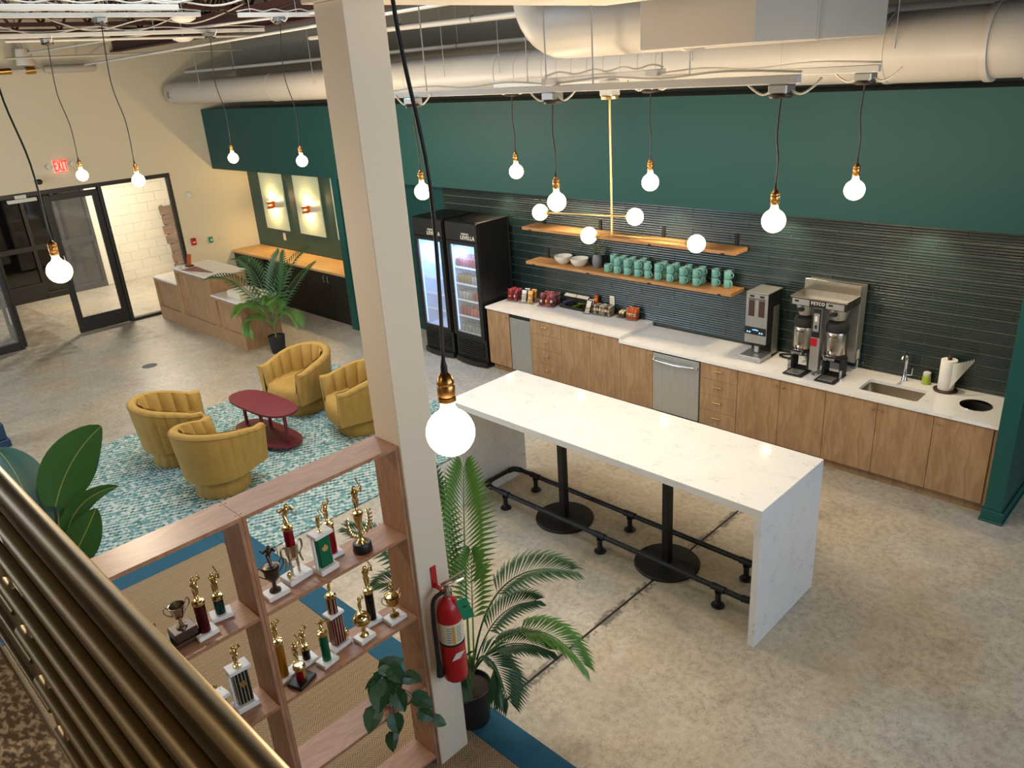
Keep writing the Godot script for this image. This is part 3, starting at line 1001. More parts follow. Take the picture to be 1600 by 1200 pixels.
func build_kitchen() -> void:
	base_unit(-6.10, -5.69, 0.884, "single", "narrow oak cabinet between black drink fridge and undercounter fridge")
	base_unit(-5.31, -4.79, 0.884, "drawers", "oak cabinet with four drawers right of the undercounter fridge")
	base_unit(-4.79, -3.885, 0.884, "double", "oak double door cabinet under the raised end of the counter")
	base_unit(-3.885, -3.437, 0.834, "single", "single door oak cabinet left of the steel dishwasher")
	base_unit(-2.83, -2.391, 0.834, "drawers", "oak cabinet with four drawers right of the steel dishwasher")
	base_unit(-2.391, -1.47, 0.834, "double", "oak double door cabinet under the twin coffee brewer")
	base_unit(-1.47, -0.518, 0.834, "double", "oak double door cabinet under the sink")
	base_unit(-0.518, -0.055, 0.834, "single_left", "oak cabinet under the round waste hole beside green wing wall")
	obj("filler", bb(S(), V(-0.055, 0.1, 0.3), V(-0.021, 0.834, CZ - 0.012)), M.cabinet_oak, tag(thing_node("filler_strip", V(0, 0, 0)), "oak filler strip between last cabinet and green wing wall", "filler"))
	# undercounter fridge
	var f := thing("undercounter_fridge", "grey undercounter fridge with black top strip in the oak cabinets", "fridge", V(-5.5, 0, 0))
	obj("body", bb(S(), V(-0.185, 0.02, 0.02), V(0.185, 0.87, CZ - 0.045)), M.matte_black, f)
	obj("door", bb(S(), V(-0.183, 0.1, CZ - 0.044), V(0.183, 0.82, CZ - 0.004), 0.006), M.steel, f)
	obj("top_strip", bb(S(), V(-0.183, 0.824, CZ - 0.044), V(0.183, 0.872, CZ - 0.012), 0.004), M.matte_black, f)
	obj("kick_grille", bb(S(), V(-0.183, 0.02, CZ - 0.1), V(0.183, 0.095, CZ - 0.05)), M.matte_black, f)
	# dishwasher
	var d := thing("dishwasher", "stainless steel dishwasher with bowed handle in the oak cabinets", "dishwasher", V(-3.134, 0, 0))
	obj("body", bb(S(), V(-0.298, 0.1, 0.03), V(0.298, 0.83, CZ - 0.03)), M.matte_black, d)
	obj("door", bb(S(), V(-0.296, 0.12, CZ - 0.03), V(0.296, 0.81, CZ + 0.012), 0.006), M.steel, d)
	obj("control_strip", bb(S(), V(-0.296, 0.812, CZ - 0.03), V(0.296, 0.83, CZ + 0.005), 0.003), M.matte_black, d)
	obj("kick_plate", bb(S(), V(-0.296, 0.0, CZ - 0.12), V(0.296, 0.115, CZ - 0.07)), M.matte_black, d)
	var hp := polyline([V(-0.27, 0.745, CZ + 0.012), V(-0.255, 0.745, CZ + 0.05), V(0, 0.735, CZ + 0.062), V(0.255, 0.745, CZ + 0.05), V(0.27, 0.745, CZ + 0.012)], 6)
	obj("handle", tube(S(), hp, 0.016, 10), M.chrome, d)
	# counters
	var up := thing("raised_counter", "raised white quartz counter end holding the snack baskets", "counter top", V(0, 0, 0))
	obj("slab", bb(S(), V(-6.10, 0.884, 0.004), V(-3.87, 0.914, 0.662), 0.002), M.quartz, up)
	obj("drop_end", bb(S(), V(-3.8848, 0.8645, 0.004), V(-3.87, 0.8838, 0.66)), M.quartz, up)
	var lo := CSGCombiner3D.new()
	lo.name = "low_counter"
	tag(lo, "white quartz counter with sink and round waste hole", "counter top")
	add_child(lo)
	var sl := CSGBox3D.new()
	sl.name = "slab"
	sl.size = V(3.865, 0.03, 0.658)
	sl.position = V(-1.9525, 0.849, 0.333)
	sl.material = M.quartz
	lo.add_child(sl)
	for k in [[rrect(0.52, 0.30, 0.03), V(-0.965, 0.9, 0.372)], [circle2(0.125, 40), V(-0.29, 0.9, 0.318)]]:
		var cut := CSGPolygon3D.new()
		cut.name = "cut"
		cut.polygon = k[0]
		cut.depth = 0.1
		cut.operation = CSGShape3D.OPERATION_SUBTRACTION
		cut.transform = Transform3D(Basis(Vector3.RIGHT, -PI / 2), k[1])
		cut.material = M.quartz
		lo.add_child(cut)
	# sink bowl
	var sk := thing("sink", "stainless steel undermount sink in the white counter", "sink", V(-0.965, 0.64, 0.372))
	var st := S()
	var rim := rrect(0.53, 0.31, 0.035, 6)
	var n := rim.size()
	smooth_id += 1
	st.set_smooth_group(smooth_id)
	for lv in [[1.0, 0.194, 0.97, 0.03], [0.97, 0.03, 0.9, 0.008], [0.9, 0.008, 0.12, 0.0]]:
		for i in n:
			var p := rim[i]
			var q := rim[(i + 1) % n]
			quad(st, V(p.x * lv[0], lv[1], p.y * lv[0]), V(q.x * lv[0], lv[1], q.y * lv[0]), V(q.x * lv[2], lv[3], q.y * lv[2]), V(p.x * lv[2], lv[3], p.y * lv[2]), V(-p.x, 0.3, -p.y))
	obj("bowl", st, M.steel_warm, sk)
	obj("drain", lathe(S(), [[0.0, 0.004], [0.03, 0.004], [0.042, 0.006], [0.044, 0.002]], 18), M.chrome, sk)
	# waste hole
	var wh := thing("waste_chute", "round black waste chute set in the counter by the wing wall", "waste chute", V(-0.29, 0.62, 0.318))
	obj("ring", lathe(S(), [[0.122, 0.2], [0.128, 0.2455], [0.127, 0.248], [0.119, 0.2475], [0.118, 0.2]], 40), M.chrome, wh)
	obj("liner", lathe(S(), [[0.0, 0.001], [0.115, 0.001], [0.118, 0.23], [0.121, 0.23], [0.118, 0.0], [0.0, 0.0]], 32), M.matte_black, wh)
	# faucet
	var fa := thing("faucet", "chrome single lever faucet behind the sink", "faucet", V(-0.968, 0.864, 0.085))
	obj("base", lathe(S(), [[0.03, 0], [0.03, 0.008], [0.022, 0.02], [0.02, 0.09], [0.017, 0.1]], 16), M.chrome, fa)
	obj("spout", tube(S(), polyline([V(0, 0.09, 0), V(0, 0.22, 0.0), V(0, 0.275, 0.03), V(0, 0.285, 0.08), V(0, 0.25, 0.14)], 6), 0.014, 12), M.chrome, fa)
	obj("lever", tube(S(), [V(0.015, 0.06, 0), V(0.055, 0.065, 0.0), V(0.062, 0.14, 0.0)], 0.007, 8), M.chrome, fa)
	# wall shelves with black brackets
	for k in [[1.50, -5.66, -2.70, 0.285, "lower oak wall shelf holding the teal mugs"], [1.94, -5.70, -2.68, 0.28, "empty upper oak wall shelf on the dark tile"]]:
		var y: float = k[0]
		var s := thing("wall_shelf", k[4], "shelf", V((k[1] + k[2]) / 2, y - 0.038, 0))
		var w: float = k[2] - k[1]
		obj("board", bb(S(), V(-w / 2, 0, 0.012), V(w / 2, 0.038, k[3]), 0.002), M.shelf_oak, s)
		for i in 4:
			var x := -w / 2 + 0.14 + (w - 0.28) * i / 3.0
			var b := S()
			bb(b, V(x - 0.02, -0.005, 0.005), V(x + 0.02, 0.0, k[3] + 0.002))
			bb(b, V(x - 0.02, 0.0, k[3] + 0.0005), V(x + 0.02, 0.014, k[3] + 0.005))
			bb(b, V(x - 0.02, 0.039, 0.003), V(x + 0.02, 0.17, 0.009))
			obj("bracket", b, M.matte_black, s)
	# mugs, most of them two high
	var mug := thing("mug", "teal mug of the rows on the lower wall shelf", "mug", V(0, 0, 0), 0, "teal mugs on the lower shelf")
	obj("cup", lathe(S(), [[0.0, 0.0], [0.033, 0.0], [0.038, 0.004], [0.041, 0.012], [0.041, 0.091], [0.0395, 0.093], [0.038, 0.091], [0.037, 0.012], [0.0, 0.007]], 20), M.mug_teal, mug)
	obj("handle", tube(S(), ring(V(0.043, 0.047, 0), 0.027, Basis(), 12, PI * 1.15, -PI * 0.575), 0.0055, 8), M.mug_teal, mug)
	var first := true
	var spots := []
	var fx := [-4.39, -4.245, -4.1, -3.955, -3.81, -3.67, -3.51, -3.345, -3.175]
	for i in fx.size():
		spots.append([fx[i], 0.2, 1 if i == 0 else 2])
	for x in [-4.385, -4.24, -4.1, -3.95, -3.665, -3.51, -3.345, -3.17, -3.0, -2.85]:
		spots.append([x, 0.088 if x < -3.05 else 0.1, 2])
	for s in spots:
		for k in s[2]:
			var at := V(s[0] + rng.randf_range(-0.004, 0.004), 1.5005 + k * 0.0935, s[1])
			var turn := -0.25 + rng.randf_range(-0.25, 0.2)
			if first:
				mug.position = at
				mug.rotation.y = turn
				first = false
			else:
				copy_of(mug, at, turn)
	# bowls and vase
	var bw := thing("serving_bowl", "white serving bowl at the far end of the lower shelf", "bowl", V(-5.13, 1.5005, 0.15))
	obj("shell", lathe(S(), [[0, 0], [0.05, 0.0], [0.06, 0.006], [0.1, 0.045], [0.118, 0.1], [0.115, 0.102], [0.112, 0.1], [0.094, 0.05], [0.055, 0.014], [0, 0.01]], 32), M.white_ceramic, bw)
	copy_of(bw, V(-4.865, 1.5005, 0.155), 0.0, "white serving bowl beside the grey vase on the lower shelf")
	var va := thing("flower_vase", "grey vase with green sprigs between white bowls and mugs", "vase", V(-4.62, 1.5005, 0.11))
	obj("body", lathe(S(), [[0, 0], [0.038, 0.0], [0.052, 0.02], [0.06, 0.07], [0.056, 0.13], [0.045, 0.165], [0.048, 0.172], [0.042, 0.17], [0.04, 0.15], [0, 0.148]], 20), M.vase_grey, va)
	for k in 9:
		var a := TAU * k / 9.0
		var r := rng.randf_range(0.03, 0.085)
		var tip := V(cos(a) * r, rng.randf_range(0.24, 0.31), sin(a) * r)
		var sp := S()
		var path := bez(V(0, 0.15, 0), V(cos(a) * r * 0.3, 0.2, sin(a) * r * 0.3), tip, 6)
		tube(sp, path, 0.0016, 4)
		for j in range(1, 7):
			for q in 3:
				var dir := V(rng.randf_range(-1, 1), rng.randf_range(-0.2, 1), rng.randf_range(-1, 1)).normalized() * 0.028
				leaf_blade(sp, path[j], path[j] + dir, 0.009)
		obj("sprig", sp, M.leaf_sprig, va)
	var ot := thing("outlet_plate", "white outlet plate on the dark tile above the snack baskets", "outlet", V(-4.479, 1.02, 0.004))
	obj("plate", bx(S(), V(0, 0.06, 0.002), V(0.075, 0.12, 0.008), 0.003), M.white_plastic, ot)
	for y in [0.038, 0.082]:
		obj("socket", bx(S(), V(0, y, 0.007), V(0.034, 0.03, 0.004), 0.001), M.label_cream, ot)
	# recessed lights under the bulkhead
	for k in 5:
		var x := -6.187 + 1.313 * k
		var dl := thing("recessed_light", "round recessed light under the green bulkhead over the counter", "light", V(x, 2.435, 0.2), 0, "recessed lights under the bulkhead")
		obj("trim", lathe(S(), [[0.042, 0.0], [0.055, -0.006], [0.06, 0.0]], 20), M.white_plastic, dl)
		obj("lens", lathe(S(), [[0.0, -0.003], [0.042, -0.003], [0.042, -0.0005]], 18), M.downlight_glow, dl)
		var sp := SpotLight3D.new()
		sp.name = "beam"
		sp.light_energy = DOWN
		sp.light_color = Color(1.0, 0.9, 0.74)
		sp.light_size = 0.04
		sp.spot_angle = 55.0
		sp.spot_angle_attenuation = 0.6
		sp.spot_range = 30.0
		sp.spot_attenuation = 2.0
		sp.shadow_enabled = true
		dl.add_child(sp)
		sp.transform = Transform3D(Basis(Vector3.RIGHT, -PI / 2), V(0, -0.012, 0))
	drink_fridges()

func thing_node(called: String, at: Vector3) -> Node3D:
	var o := Node3D.new()
	o.name = numbered(called)
	add_child(o)
	o.position = at
	return o

# one leaf: a blade folded along its middle
func leaf_blade(st: SurfaceTool, a: Vector3, b: Vector3, w: float, up := Vector3.UP) -> void:
	var d := (b - a)
	var s := d.cross(up)
	if s.length() < 1e-5:
		s = d.cross(Vector3.RIGHT)
	s = s.normalized() * w * 0.5
	var n := s.cross(d).normalized()
	if n.dot(up) < 0:
		n = -n
	var m := a + d * 0.45 - n * w * 0.12
	st.set_smooth_group(-1)
	tri(st, a, m + s + n * w * 0.15, m, n); tri(st, m, m + s + n * w * 0.15, b, n)
	tri(st, a, m, m - s + n * w * 0.15, n); tri(st, m, b, m - s + n * w * 0.15, n)

func drink_fridges() -> void:
	for k in 2:
		var x: float = [-6.475, -7.165][k]
		var f := thing("drink_fridge", ["tall black glass door fridge stocked with cans beside the counter", "tall black glass door fridge with empty shelves behind the column"][k], "fridge", V(x, 0, 0.04))
		var w := 0.31
		var D := 0.58
		# the cabinet is hollow: back, sides, top and bottom
		var c := S()
		bb(c, V(-w, 0.06, 0), V(w, 2.0, 0.03), 0.004)
		bb(c, V(-w, 0.06, 0.03), V(-w + 0.035, 2.0, D), 0.004)
		bb(c, V(w - 0.035, 0.06, 0.03), V(w, 2.0, D), 0.004)
		bb(c, V(-w + 0.035, 1.72, 0.03), V(w - 0.035, 2.0, D), 0.004)
		bb(c, V(-w + 0.035, 0.06, 0.03), V(w - 0.035, 0.42, D), 0.004)
		obj("cabinet", c, M.fridge_black, f)
		obj("base", prism(S(), PackedVector2Array([Vector2(-w, 0.0), Vector2(w, 0.0), Vector2(w, 0.61), Vector2(w * 0.5, 0.645), Vector2(0, 0.655), Vector2(-w * 0.5, 0.645), Vector2(-w, 0.61)]), 0.07, Transform3D(Basis(Vector3.RIGHT, Vector3.BACK, Vector3.DOWN), V(0, 0.08, 0))), M.fridge_black, f)
		var gr := S()
		for i in 7:
			bb(gr, V(-w + 0.04, 0.13 + i * 0.032, D), V(w - 0.06, 0.146 + i * 0.032, D + 0.02), 0.003)
		obj("grille", gr, M.fridge_black, f)
		obj("liner", bb(bb(bb(S(), V(-w + 0.036, 0.421, 0.031), V(w - 0.036, 1.719, 0.036)), V(-w + 0.036, 0.421, 0.036), V(-w + 0.04, 1.719, D - 0.02)), V(w - 0.04, 0.421, 0.036), V(w - 0.036, 1.719, D - 0.02)), M.fridge_liner, f)
		obj("floor_liner", bb(S(), V(-w + 0.04, 0.421, 0.036), V(w - 0.04, 0.428, D - 0.02)), M.fridge_liner, f)
		var hd := obj("header", bb(S(), V(-w, 1.745, D), V(w, 1.995, D + 0.035), 0.008), M.fridge_black, f)
		text("lettering", "LEVELLA", 0.05, M.white_plastic, hd, V(0.13, 1.80, D + 0.035), Basis(), true)
		text("lettering_small", "PREMIUM", 0.022, M.white_plastic, hd, V(0.085, 1.848, D + 0.035), Basis(), true)
		var dr := S()
		bb(dr, V(-w, 0.4, D + 0.001), V(-w + 0.06, 1.742, D + 0.035), 0.006)
		bb(dr, V(w - 0.07, 0.4, D + 0.001), V(w, 1.742, D + 0.035), 0.006)
		bb(dr, V(-w + 0.06, 0.4, D + 0.001), V(w - 0.07, 0.45, D + 0.035), 0.006)
		bb(dr, V(-w + 0.06, 1.69, D + 0.001), V(w - 0.07, 1.742, D + 0.035), 0.006)
		var door := obj("door_frame", dr, M.fridge_black, f)
		obj("pane", bb(S(), V(-w + 0.06, 0.45, D + 0.014), V(w - 0.07, 1.69, D + 0.02)), M.clear_glass, door)
		# lit strips inside the door posts
		for s in [-1, 1]:
			obj("light_strip", bb(S(), V(s * 0.262, 0.46, D - 0.03), V(s * 0.25, 1.68, D - 0.018)), M.fridge_light, f)
		area(f.position + V(0, 1.66, D - 0.08), V(0, -1, -0.25).normalized(), Vector2(0.4, 0.06), 1.5, Color(0.58, 0.76, 1.0))
		obj("light_strip", bb(S(), V(-0.22, 1.69, D - 0.13), V(0.22, 1.715, D - 0.06)), M.fridge_light, f)
		var ys := [1.36, 1.13, 0.9, 0.67]
		for y in ys:
			var sh := S()
			for i in 15:
				tube(sh, [V(-0.245 + i * 0.035, y, 0.05), V(-0.245 + i * 0.035, y, D - 0.04)], 0.0025, 4, false)
			for z in [0.05, 0.2, 0.37, D - 0.04]:
				tube(sh, [V(-0.265, y - 0.004, z), V(0.265, y - 0.004, z)], 0.0035, 5, false)
			bb(sh, V(-0.265, y - 0.014, D - 0.045), V(0.265, y + 0.012, D - 0.04))
			obj("wire_shelf", sh, M.wire_white, f)
		if k == 0:
			can_rows(f.position + V(0, 0, 0), D, ys)

func can_rows(at: Vector3, D: float, ys: Array) -> void:
	var prof := [[0.0, 0.003], [0.022, 0.0], [0.0265, 0.006], [0.031, 0.014], [0.031, 0.104], [0.027, 0.114], [0.0265, 0.119], [0.0245, 0.119], [0.024, 0.115], [0.0, 0.115]]
	var body := done(lathe(S(), prof.slice(2, 6), 14))
	var ends := done(lathe(lathe(S(), prof.slice(0, 3), 14), prof.slice(5), 14))
	var lay := [
		[0, 4, ["can_red", "can_red", "can_red", "can_red", "can_red", "can_red", "can_red"]],
		[1, 2, ["can_gold", "can_gold", "can_gold", "can_gold", "can_silver", "can_silver", "can_grey"]],
		[2, 2, ["can_silver", "can_silver", "can_silver", "can_grey", "can_red", "can_red", "can_red"]],
		[3, 2, ["can_red", "can_red", "can_red", "can_orange", "can_orange", "can_orange", "can_orange"]],
		[4, 2, ["can_grey", "can_grey", "can_grey", "can_grey", "can_grey", "can_grey", "can_grey"]]]
	var words := {"can_red": "red", "can_gold": "gold", "can_silver": "silver", "can_orange": "orange", "can_grey": "pale grey"}
	var place := ["top shelf", "second shelf", "third shelf", "lowest wire shelf", "floor"]
	for l in lay:
		for r in l[1]:
			for i in 7:
				var kind: String = l[2][i]
				var y: float = ys[l[0]] + 0.003 if l[0] < 4 else 0.4285
				var g := "%s cans on the %s of the stocked fridge" % [words[kind], place[l[0]]]
				var c := thing("drink_can", "%s drink can in the rows on the %s of the stocked fridge" % [words[kind], place[l[0]]], "can", at + V(-0.215 + i * 0.069 + (0.035 if l[0] == 4 and r else 0.0) * 0.2, y, D - 0.085 - r * 0.07), 0, g)
				put("body", body, M[kind], c)
				put("lid", ends, M.silver, c)

# ---------------------------------------------------------------- things on the counter
func basket(label: String, x: float, z: float, w: float, d: float, h: float, turn: float, group := "") -> Node3D:
	var b := thing("wire_basket", label, "basket", V(x, 0.9142, z), turn, group)
	var st := S()
	for y in [0.003, h * 0.5, h]:
		var c := [V(-w / 2, y, -d / 2), V(w / 2, y, -d / 2), V(w / 2, y, d / 2), V(-w / 2, y, d / 2), V(-w / 2, y, -d / 2)]
		for i in 4:
			tube(st, [c[i], c[i + 1]], 0.0028 if y == h else 0.0018, 5)
	var n := maxi(3, int(w / 0.03))
	for i in n + 1:
		var xx := -w / 2 + w * i / n
		for s in [-1, 1]:
			tube(st, [V(xx, 0, s * d / 2), V(xx, h, s * d / 2)], 0.0016, 4)
		tube(st, [V(xx, 0.003, -d / 2), V(xx, 0.003, d / 2)], 0.0016, 4)
	n = maxi(3, int(d / 0.03))
	for i in n + 1:
		var zz := -d / 2 + d * i / n
		for s in [-1, 1]:
			tube(st, [V(s * w / 2, 0, zz), V(s * w / 2, h, zz)], 0.0016, 4)
	obj("wire_frame", st, M.matte_black, b)
	for s in [-1, 1]:
		obj("handle", tube(S(), polyline([V(s * w / 2, h, -0.04), V(s * (w / 2 + 0.015), h + 0.012, 0), V(s * w / 2, h, 0.04)], 4), 0.003, 5), M.matte_black, b)
	return b

# a sealed snack packet: a cushion pinched flat at both ends
func packet_mesh(w: float, h: float, t: float) -> Mesh:
	var st := S()
	smooth_id += 1
	st.set_smooth_group(smooth_id)
	var nu := 6
	var nv := 8
	for s in [-1, 1]:
		for i in nu:
			for j in nv:
				var p := []
				for k in [[0, 0], [1, 0], [1, 1], [0, 1]]:
					var u := float(i + k[0]) / nu
					var v := float(j + k[1]) / nv
					var thick := sin(PI * u) * pow(sin(PI * clampf((v - 0.06) / 0.88, 0, 1)), 0.5)
					p.append(V((u - 0.5) * w * (1.0 - 0.06 * sin(PI * v)), v * h, s * (0.001 + t * 0.5 * thick)))
				quad(st, p[0], p[1], p[2], p[3], V(0, 0, s))
	return done(st)

func build_counter_goods() -> void:
	var pk := packet_mesh(0.072, 0.155, 0.03)
	var flat_pk := packet_mesh(0.08, 0.11, 0.014)
	var barm := packet_mesh(0.045, 0.15, 0.02)
	var fill := func(b: Node3D, kinds: Array, words: String, group: String, m: Mesh, cols: int, rows: int, dx: float, dz: float, lean: float) -> void:
		for r in rows:
			for c in cols:
				var kind: String = kinds[(r * cols + c) % kinds.size()]
				var nm: String = kind.trim_prefix("pack_")
				var at := b.transform * V((c - (cols - 1) / 2.0) * dx, 0.006 + rng.randf() * 0.008, (r - (rows - 1) / 2.0) * dz)
				var o := thing("snack_packet", "%s snack packet %s" % [nm, words], "snack", at, b.rotation.y + rng.randf_range(-0.2, 0.2), group)
				put("wrapper", m, M[kind], o, Vector3.ZERO, Basis(Vector3.RIGHT, -lean + rng.randf_range(-0.1, 0.1)))
				put("label", quad_mesh(0.03, 0.03), M.pack_white if (r + c) % 2 else M.pack_yellow, o, Basis(Vector3.RIGHT, -lean) * V(0, 0.06, 0.0185), Basis(Vector3.RIGHT, -lean))
	var b := basket("small black wire basket of red packets against the black fridge", -5.96, 0.24, 0.17, 0.16, 0.11, 0.15)
	fill.call(b, ["pack_red"], "in the basket against the black fridge", "red packets by the fridge", pk, 2, 3, 0.078, 0.045, 0.25)
	b = basket("black wire basket of blue and red packets next to the fridge basket", -5.73, 0.2, 0.23, 0.18, 0.13, 0.2)
	fill.call(b, ["pack_white", "pack_yellow", "pack_blue", "pack_red"], "in the second basket from the black fridge", "packets in the second basket", pk, 2, 3, 0.1, 0.052, 0.25)
	b = basket("black wire basket packed with wine red packets", -5.4, 0.16, 0.24, 0.22, 0.13, 0.2)
	fill.call(b, ["pack_wine", "pack_red", "pack_wine"], "in the basket of wine red packets", "packets in the third basket", pk, 3, 4, 0.077, 0.05, 0.3)
	# low double tray with a raised card holder
	var t := thing("snack_tray", "low black snack tray with two pale price cards behind", "tray", V(-5.02, 0.9142, 0.1))
	obj("base", bb(S(), V(-0.2, 0, -0.08), V(0.2, 0.006, 0.06), 0.002), M.matte_black, t)
	obj("lip", bb(S(), V(-0.2, 0.006, 0.052), V(0.2, 0.04, 0.06), 0.002), M.matte_black, t)
	obj("divider", bb(S(), V(-0.003, 0.006, -0.08), V(0.003, 0.07, 0.05)), M.matte_black, t)
	obj("back", bb(S(), V(-0.2, 0.006, -0.085), V(0.2, 0.15, -0.08)), M.matte_black, t)
	for s in [-1, 1]:
		obj("price_card", bx(S(), V(s * 0.1, 0.15, -0.055), V(0.19, 0.05, 0.003), 0.0, Basis(Vector3.RIGHT, -1.0)), M.label_cream, t)
	for i in 9:
		var left := i < 5
		var o := thing("snack_packet", "%s snack packet lying in the low black tray" % ("purple" if left else "green"), "snack", V(-5.19 + (i % 5) * 0.03 + (0.0 if left else 0.215), 0.925 + (i % 5) * 0.017, 0.1), 0.5 * sin(i * 2.1), "purple packets in the tray" if left else "green packets in the tray")
		put("wrapper", flat_pk, M.pack_purple if left else M.pack_green, o, V(0, 0.012, -0.045), Basis(Vector3.RIGHT, 1.35))
	b = basket("small black wire basket of dark packets beside the low tray", -4.745, 0.15, 0.1, 0.12, 0.08, 0.05)
	fill.call(b, ["pack_white", "pack_wine"], "in the small basket beside the low tray", "packets in the small basket", pk, 1, 3, 0.05, 0.035, 0.35)
	b = basket("wide black wire basket of silver bars with an orange pack", -4.54, 0.1, 0.26, 0.15, 0.11, 0.1)
	fill.call(b, ["pack_silver", "pack_brown", "pack_silver"], "standing in the wide basket of bars", "bars in the wide basket", packet_mesh(0.046, 0.115, 0.024), 6, 4, 0.04, 0.032, 0.1)
	var og := thing("snack_box", "tall orange snack box leaning behind the wide basket of bars", "snack", V(-4.71, 0.9145, 0.035))
	obj("carton", bx(S(), V(0, 0.11, 0.0), V(0.05, 0.2, 0.03), 0.003, Basis(Vector3.BACK, -0.12)), M.pack_orange, og)
	obj("band", bx(S(), V(0.004, 0.15, 0.016), V(0.046, 0.03, 0.002), 0.0, Basis(Vector3.BACK, -0.12)), M.pack_yellow, og)
	b = basket("small black wire basket of brown bars on the raised counter", -4.28, 0.07, 0.1, 0.09, 0.06, 0.1)
	fill.call(b, ["pack_brown"], "in the small basket of brown bars", "brown bars", packet_mesh(0.04, 0.07, 0.02), 2, 3, 0.04, 0.026, 0.4)
	b = basket("black wire basket of orange bars at the end of the raised counter", -4.12, 0.075, 0.14, 0.11, 0.075, 0.1)
	fill.call(b, ["pack_orange"], "standing in the basket of orange bars", "orange bars", packet_mesh(0.038, 0.14, 0.024), 4, 3, 0.033, 0.03, 0.12)
	# coffee grinder with two hoppers
	var g := thing("coffee_grinder", "steel twin hopper coffee grinder with small display", "coffee grinder", V(-2.37, 0.8642, 0.0))
	var T := Transform3D()
	obj("body", bb(S(), V(-0.118, 0.17, 0.05), V(0.118, 0.7, 0.34), 0.006), M.matte_black, g)
	obj("front_panel", bb(S(), V(-0.12, 0.17, 0.34), V(0.12, 0.695, 0.352), 0.004), M.steel, g)
	obj("top", bb(S(), V(-0.12, 0.7, 0.045), V(0.12, 0.712, 0.356), 0.004), M.steel, g)
	for s in [-1, 1]:
		obj("hopper_window", bb(S(), V(s * 0.055 - 0.032, 0.46, 0.353), V(s * 0.055 + 0.032, 0.63, 0.356), 0.002), M.wood_dark, g)
		obj("latch", bb(S(), V(s * 0.055 - 0.022, 0.662, 0.353), V(s * 0.055 + 0.022, 0.682, 0.36), 0.002), M.matte_black, g)
	obj("trim_bar", bb(S(), V(-0.095, 0.636, 0.353), V(0.095, 0.65, 0.36), 0.003), M.chrome, g)
	var dsp := obj("display_panel", bb(S(), V(-0.118, 0.265, 0.353), V(0.118, 0.345, 0.357), 0.002), M.fridge_black, g)
	for x in [-0.085, -0.06, 0.05, 0.075]:
		obj("lit_button", lathe(S(), [[0.0, 0.003], [0.008, 0.002], [0.009, 0.0]], 10, Transform3D(Basis(Vector3.RIGHT, PI / 2), V(x, 0.29, 0.357))), M.display_blue, dsp)
	text("lettering", "coffee", 0.016, M.display_blue, dsp, V(0.0, 0.318, 0.3575), Basis(), true, 0.001)
	obj("spout", bb(S(), V(-0.07, 0.14, 0.24), V(0.09, 0.17, 0.34), 0.01), M.matte_black, g)
	obj("chute", bb(S(), V(-0.025, 0.06, 0.27), V(0.025, 0.14, 0.32), 0.008), M.steel, g)
	obj("back_column", bb(S(), V(-0.115, 0.0, 0.05), V(0.115, 0.17, 0.2), 0.006), M.matte_black, g)
	obj("side_plate", bb(S(), V(0.1185, 0.03, 0.1), V(0.1215, 0.55, 0.22), 0.001), M.steel, g)
	obj("tray", bb(S(), V(-0.125, 0.0, 0.2), V(0.118, 0.055, 0.45), 0.006), M.steel, g)
	# twin brewer
	var br := thing("coffee_brewer", "large steel twin coffee brewer with two thermal dispensers", "coffee machine", V(-1.69, 0.8642, 0.0))
	obj("back_body", bb(S(), V(-0.275, 0.1, 0.03), V(0.275, 0.86, 0.17), 0.004), M.steel, br)
	var hood := S()
	bb(hood, V(-0.275, 0.7, 0.17), V(0.275, 0.712, 0.47), 0.002)
	bb(hood, V(-0.275, 0.712, 0.17), V(-0.268, 0.78, 0.47)); bb(hood, V(0.268, 0.712, 0.17), V(0.275, 0.78, 0.47))
	bb(hood, V(-0.268, 0.712, 0.463), V(0.268, 0.775, 0.47))
	obj("hood_tray", hood, M.steel_warm, br)
	obj("back_splash", bb(S(), V(-0.276, 0.775, 0.165), V(0.276, 0.88, 0.18), 0.003), M.steel_warm, br)
	var fp := obj("control_panel", bb(S(), V(-0.275, 0.695, 0.47), V(0.275, 0.765, 0.478), 0.002), M.fridge_black, br)
	for s in [-1, 1]:
		obj("panel_plate", bb(S(), V(s * 0.165 - 0.085, 0.7, 0.478), V(s * 0.165 + 0.085, 0.758, 0.481), 0.001), M.steel, fp)
		obj("screen", bb(S(), V(s * 0.165 - 0.06, 0.728, 0.481), V(s * 0.165 - 0.02, 0.746, 0.483), 0.0), M.fridge_black, fp)
	text("lettering", "FETCO", 0.032, M.white_plastic, fp, V(0, 0.735, 0.4785), Basis(), true, 0.0015)
	obj("centre_post", bb(S(), V(-0.045, 0.06, 0.4), V(0.045, 0.69, 0.47), 0.003), M.steel, br)
	var cp := obj("switch_panel", bb(S(), V(-0.04, 0.4, 0.471), V(0.04, 0.685, 0.476), 0.002), M.fridge_black, br)
	obj("switch_plate", bb(S(), V(-0.028, 0.46, 0.476), V(0.028, 0.64, 0.479), 0.002), M.steel, cp)
	obj("switch", bb(S(), V(-0.014, 0.56, 0.479), V(0.014, 0.615, 0.485), 0.003), M.white_plastic, cp)
	obj("button", bb(S(), V(-0.01, 0.49, 0.479), V(0.01, 0.525, 0.484), 0.002), M.matte_black, cp)
	obj("red_sticker", bb(S(), V(-0.044, 0.31, 0.4705), V(0.02, 0.39, 0.472)), M.red_paint, br)
	for s in [[-0.26, 0.45], [0.26, 0.45], [0.26, 0.06], [-0.26, 0.06], [0.0, 0.46]]:
		obj("foot", lathe(S(), [[0.016, 0.0], [0.018, 0.01], [0.011, 0.03], [0.011, 0.11]], 12, Transform3D(Basis(), V(s[0], 0, s[1] - 0.01))), M.chrome, br)
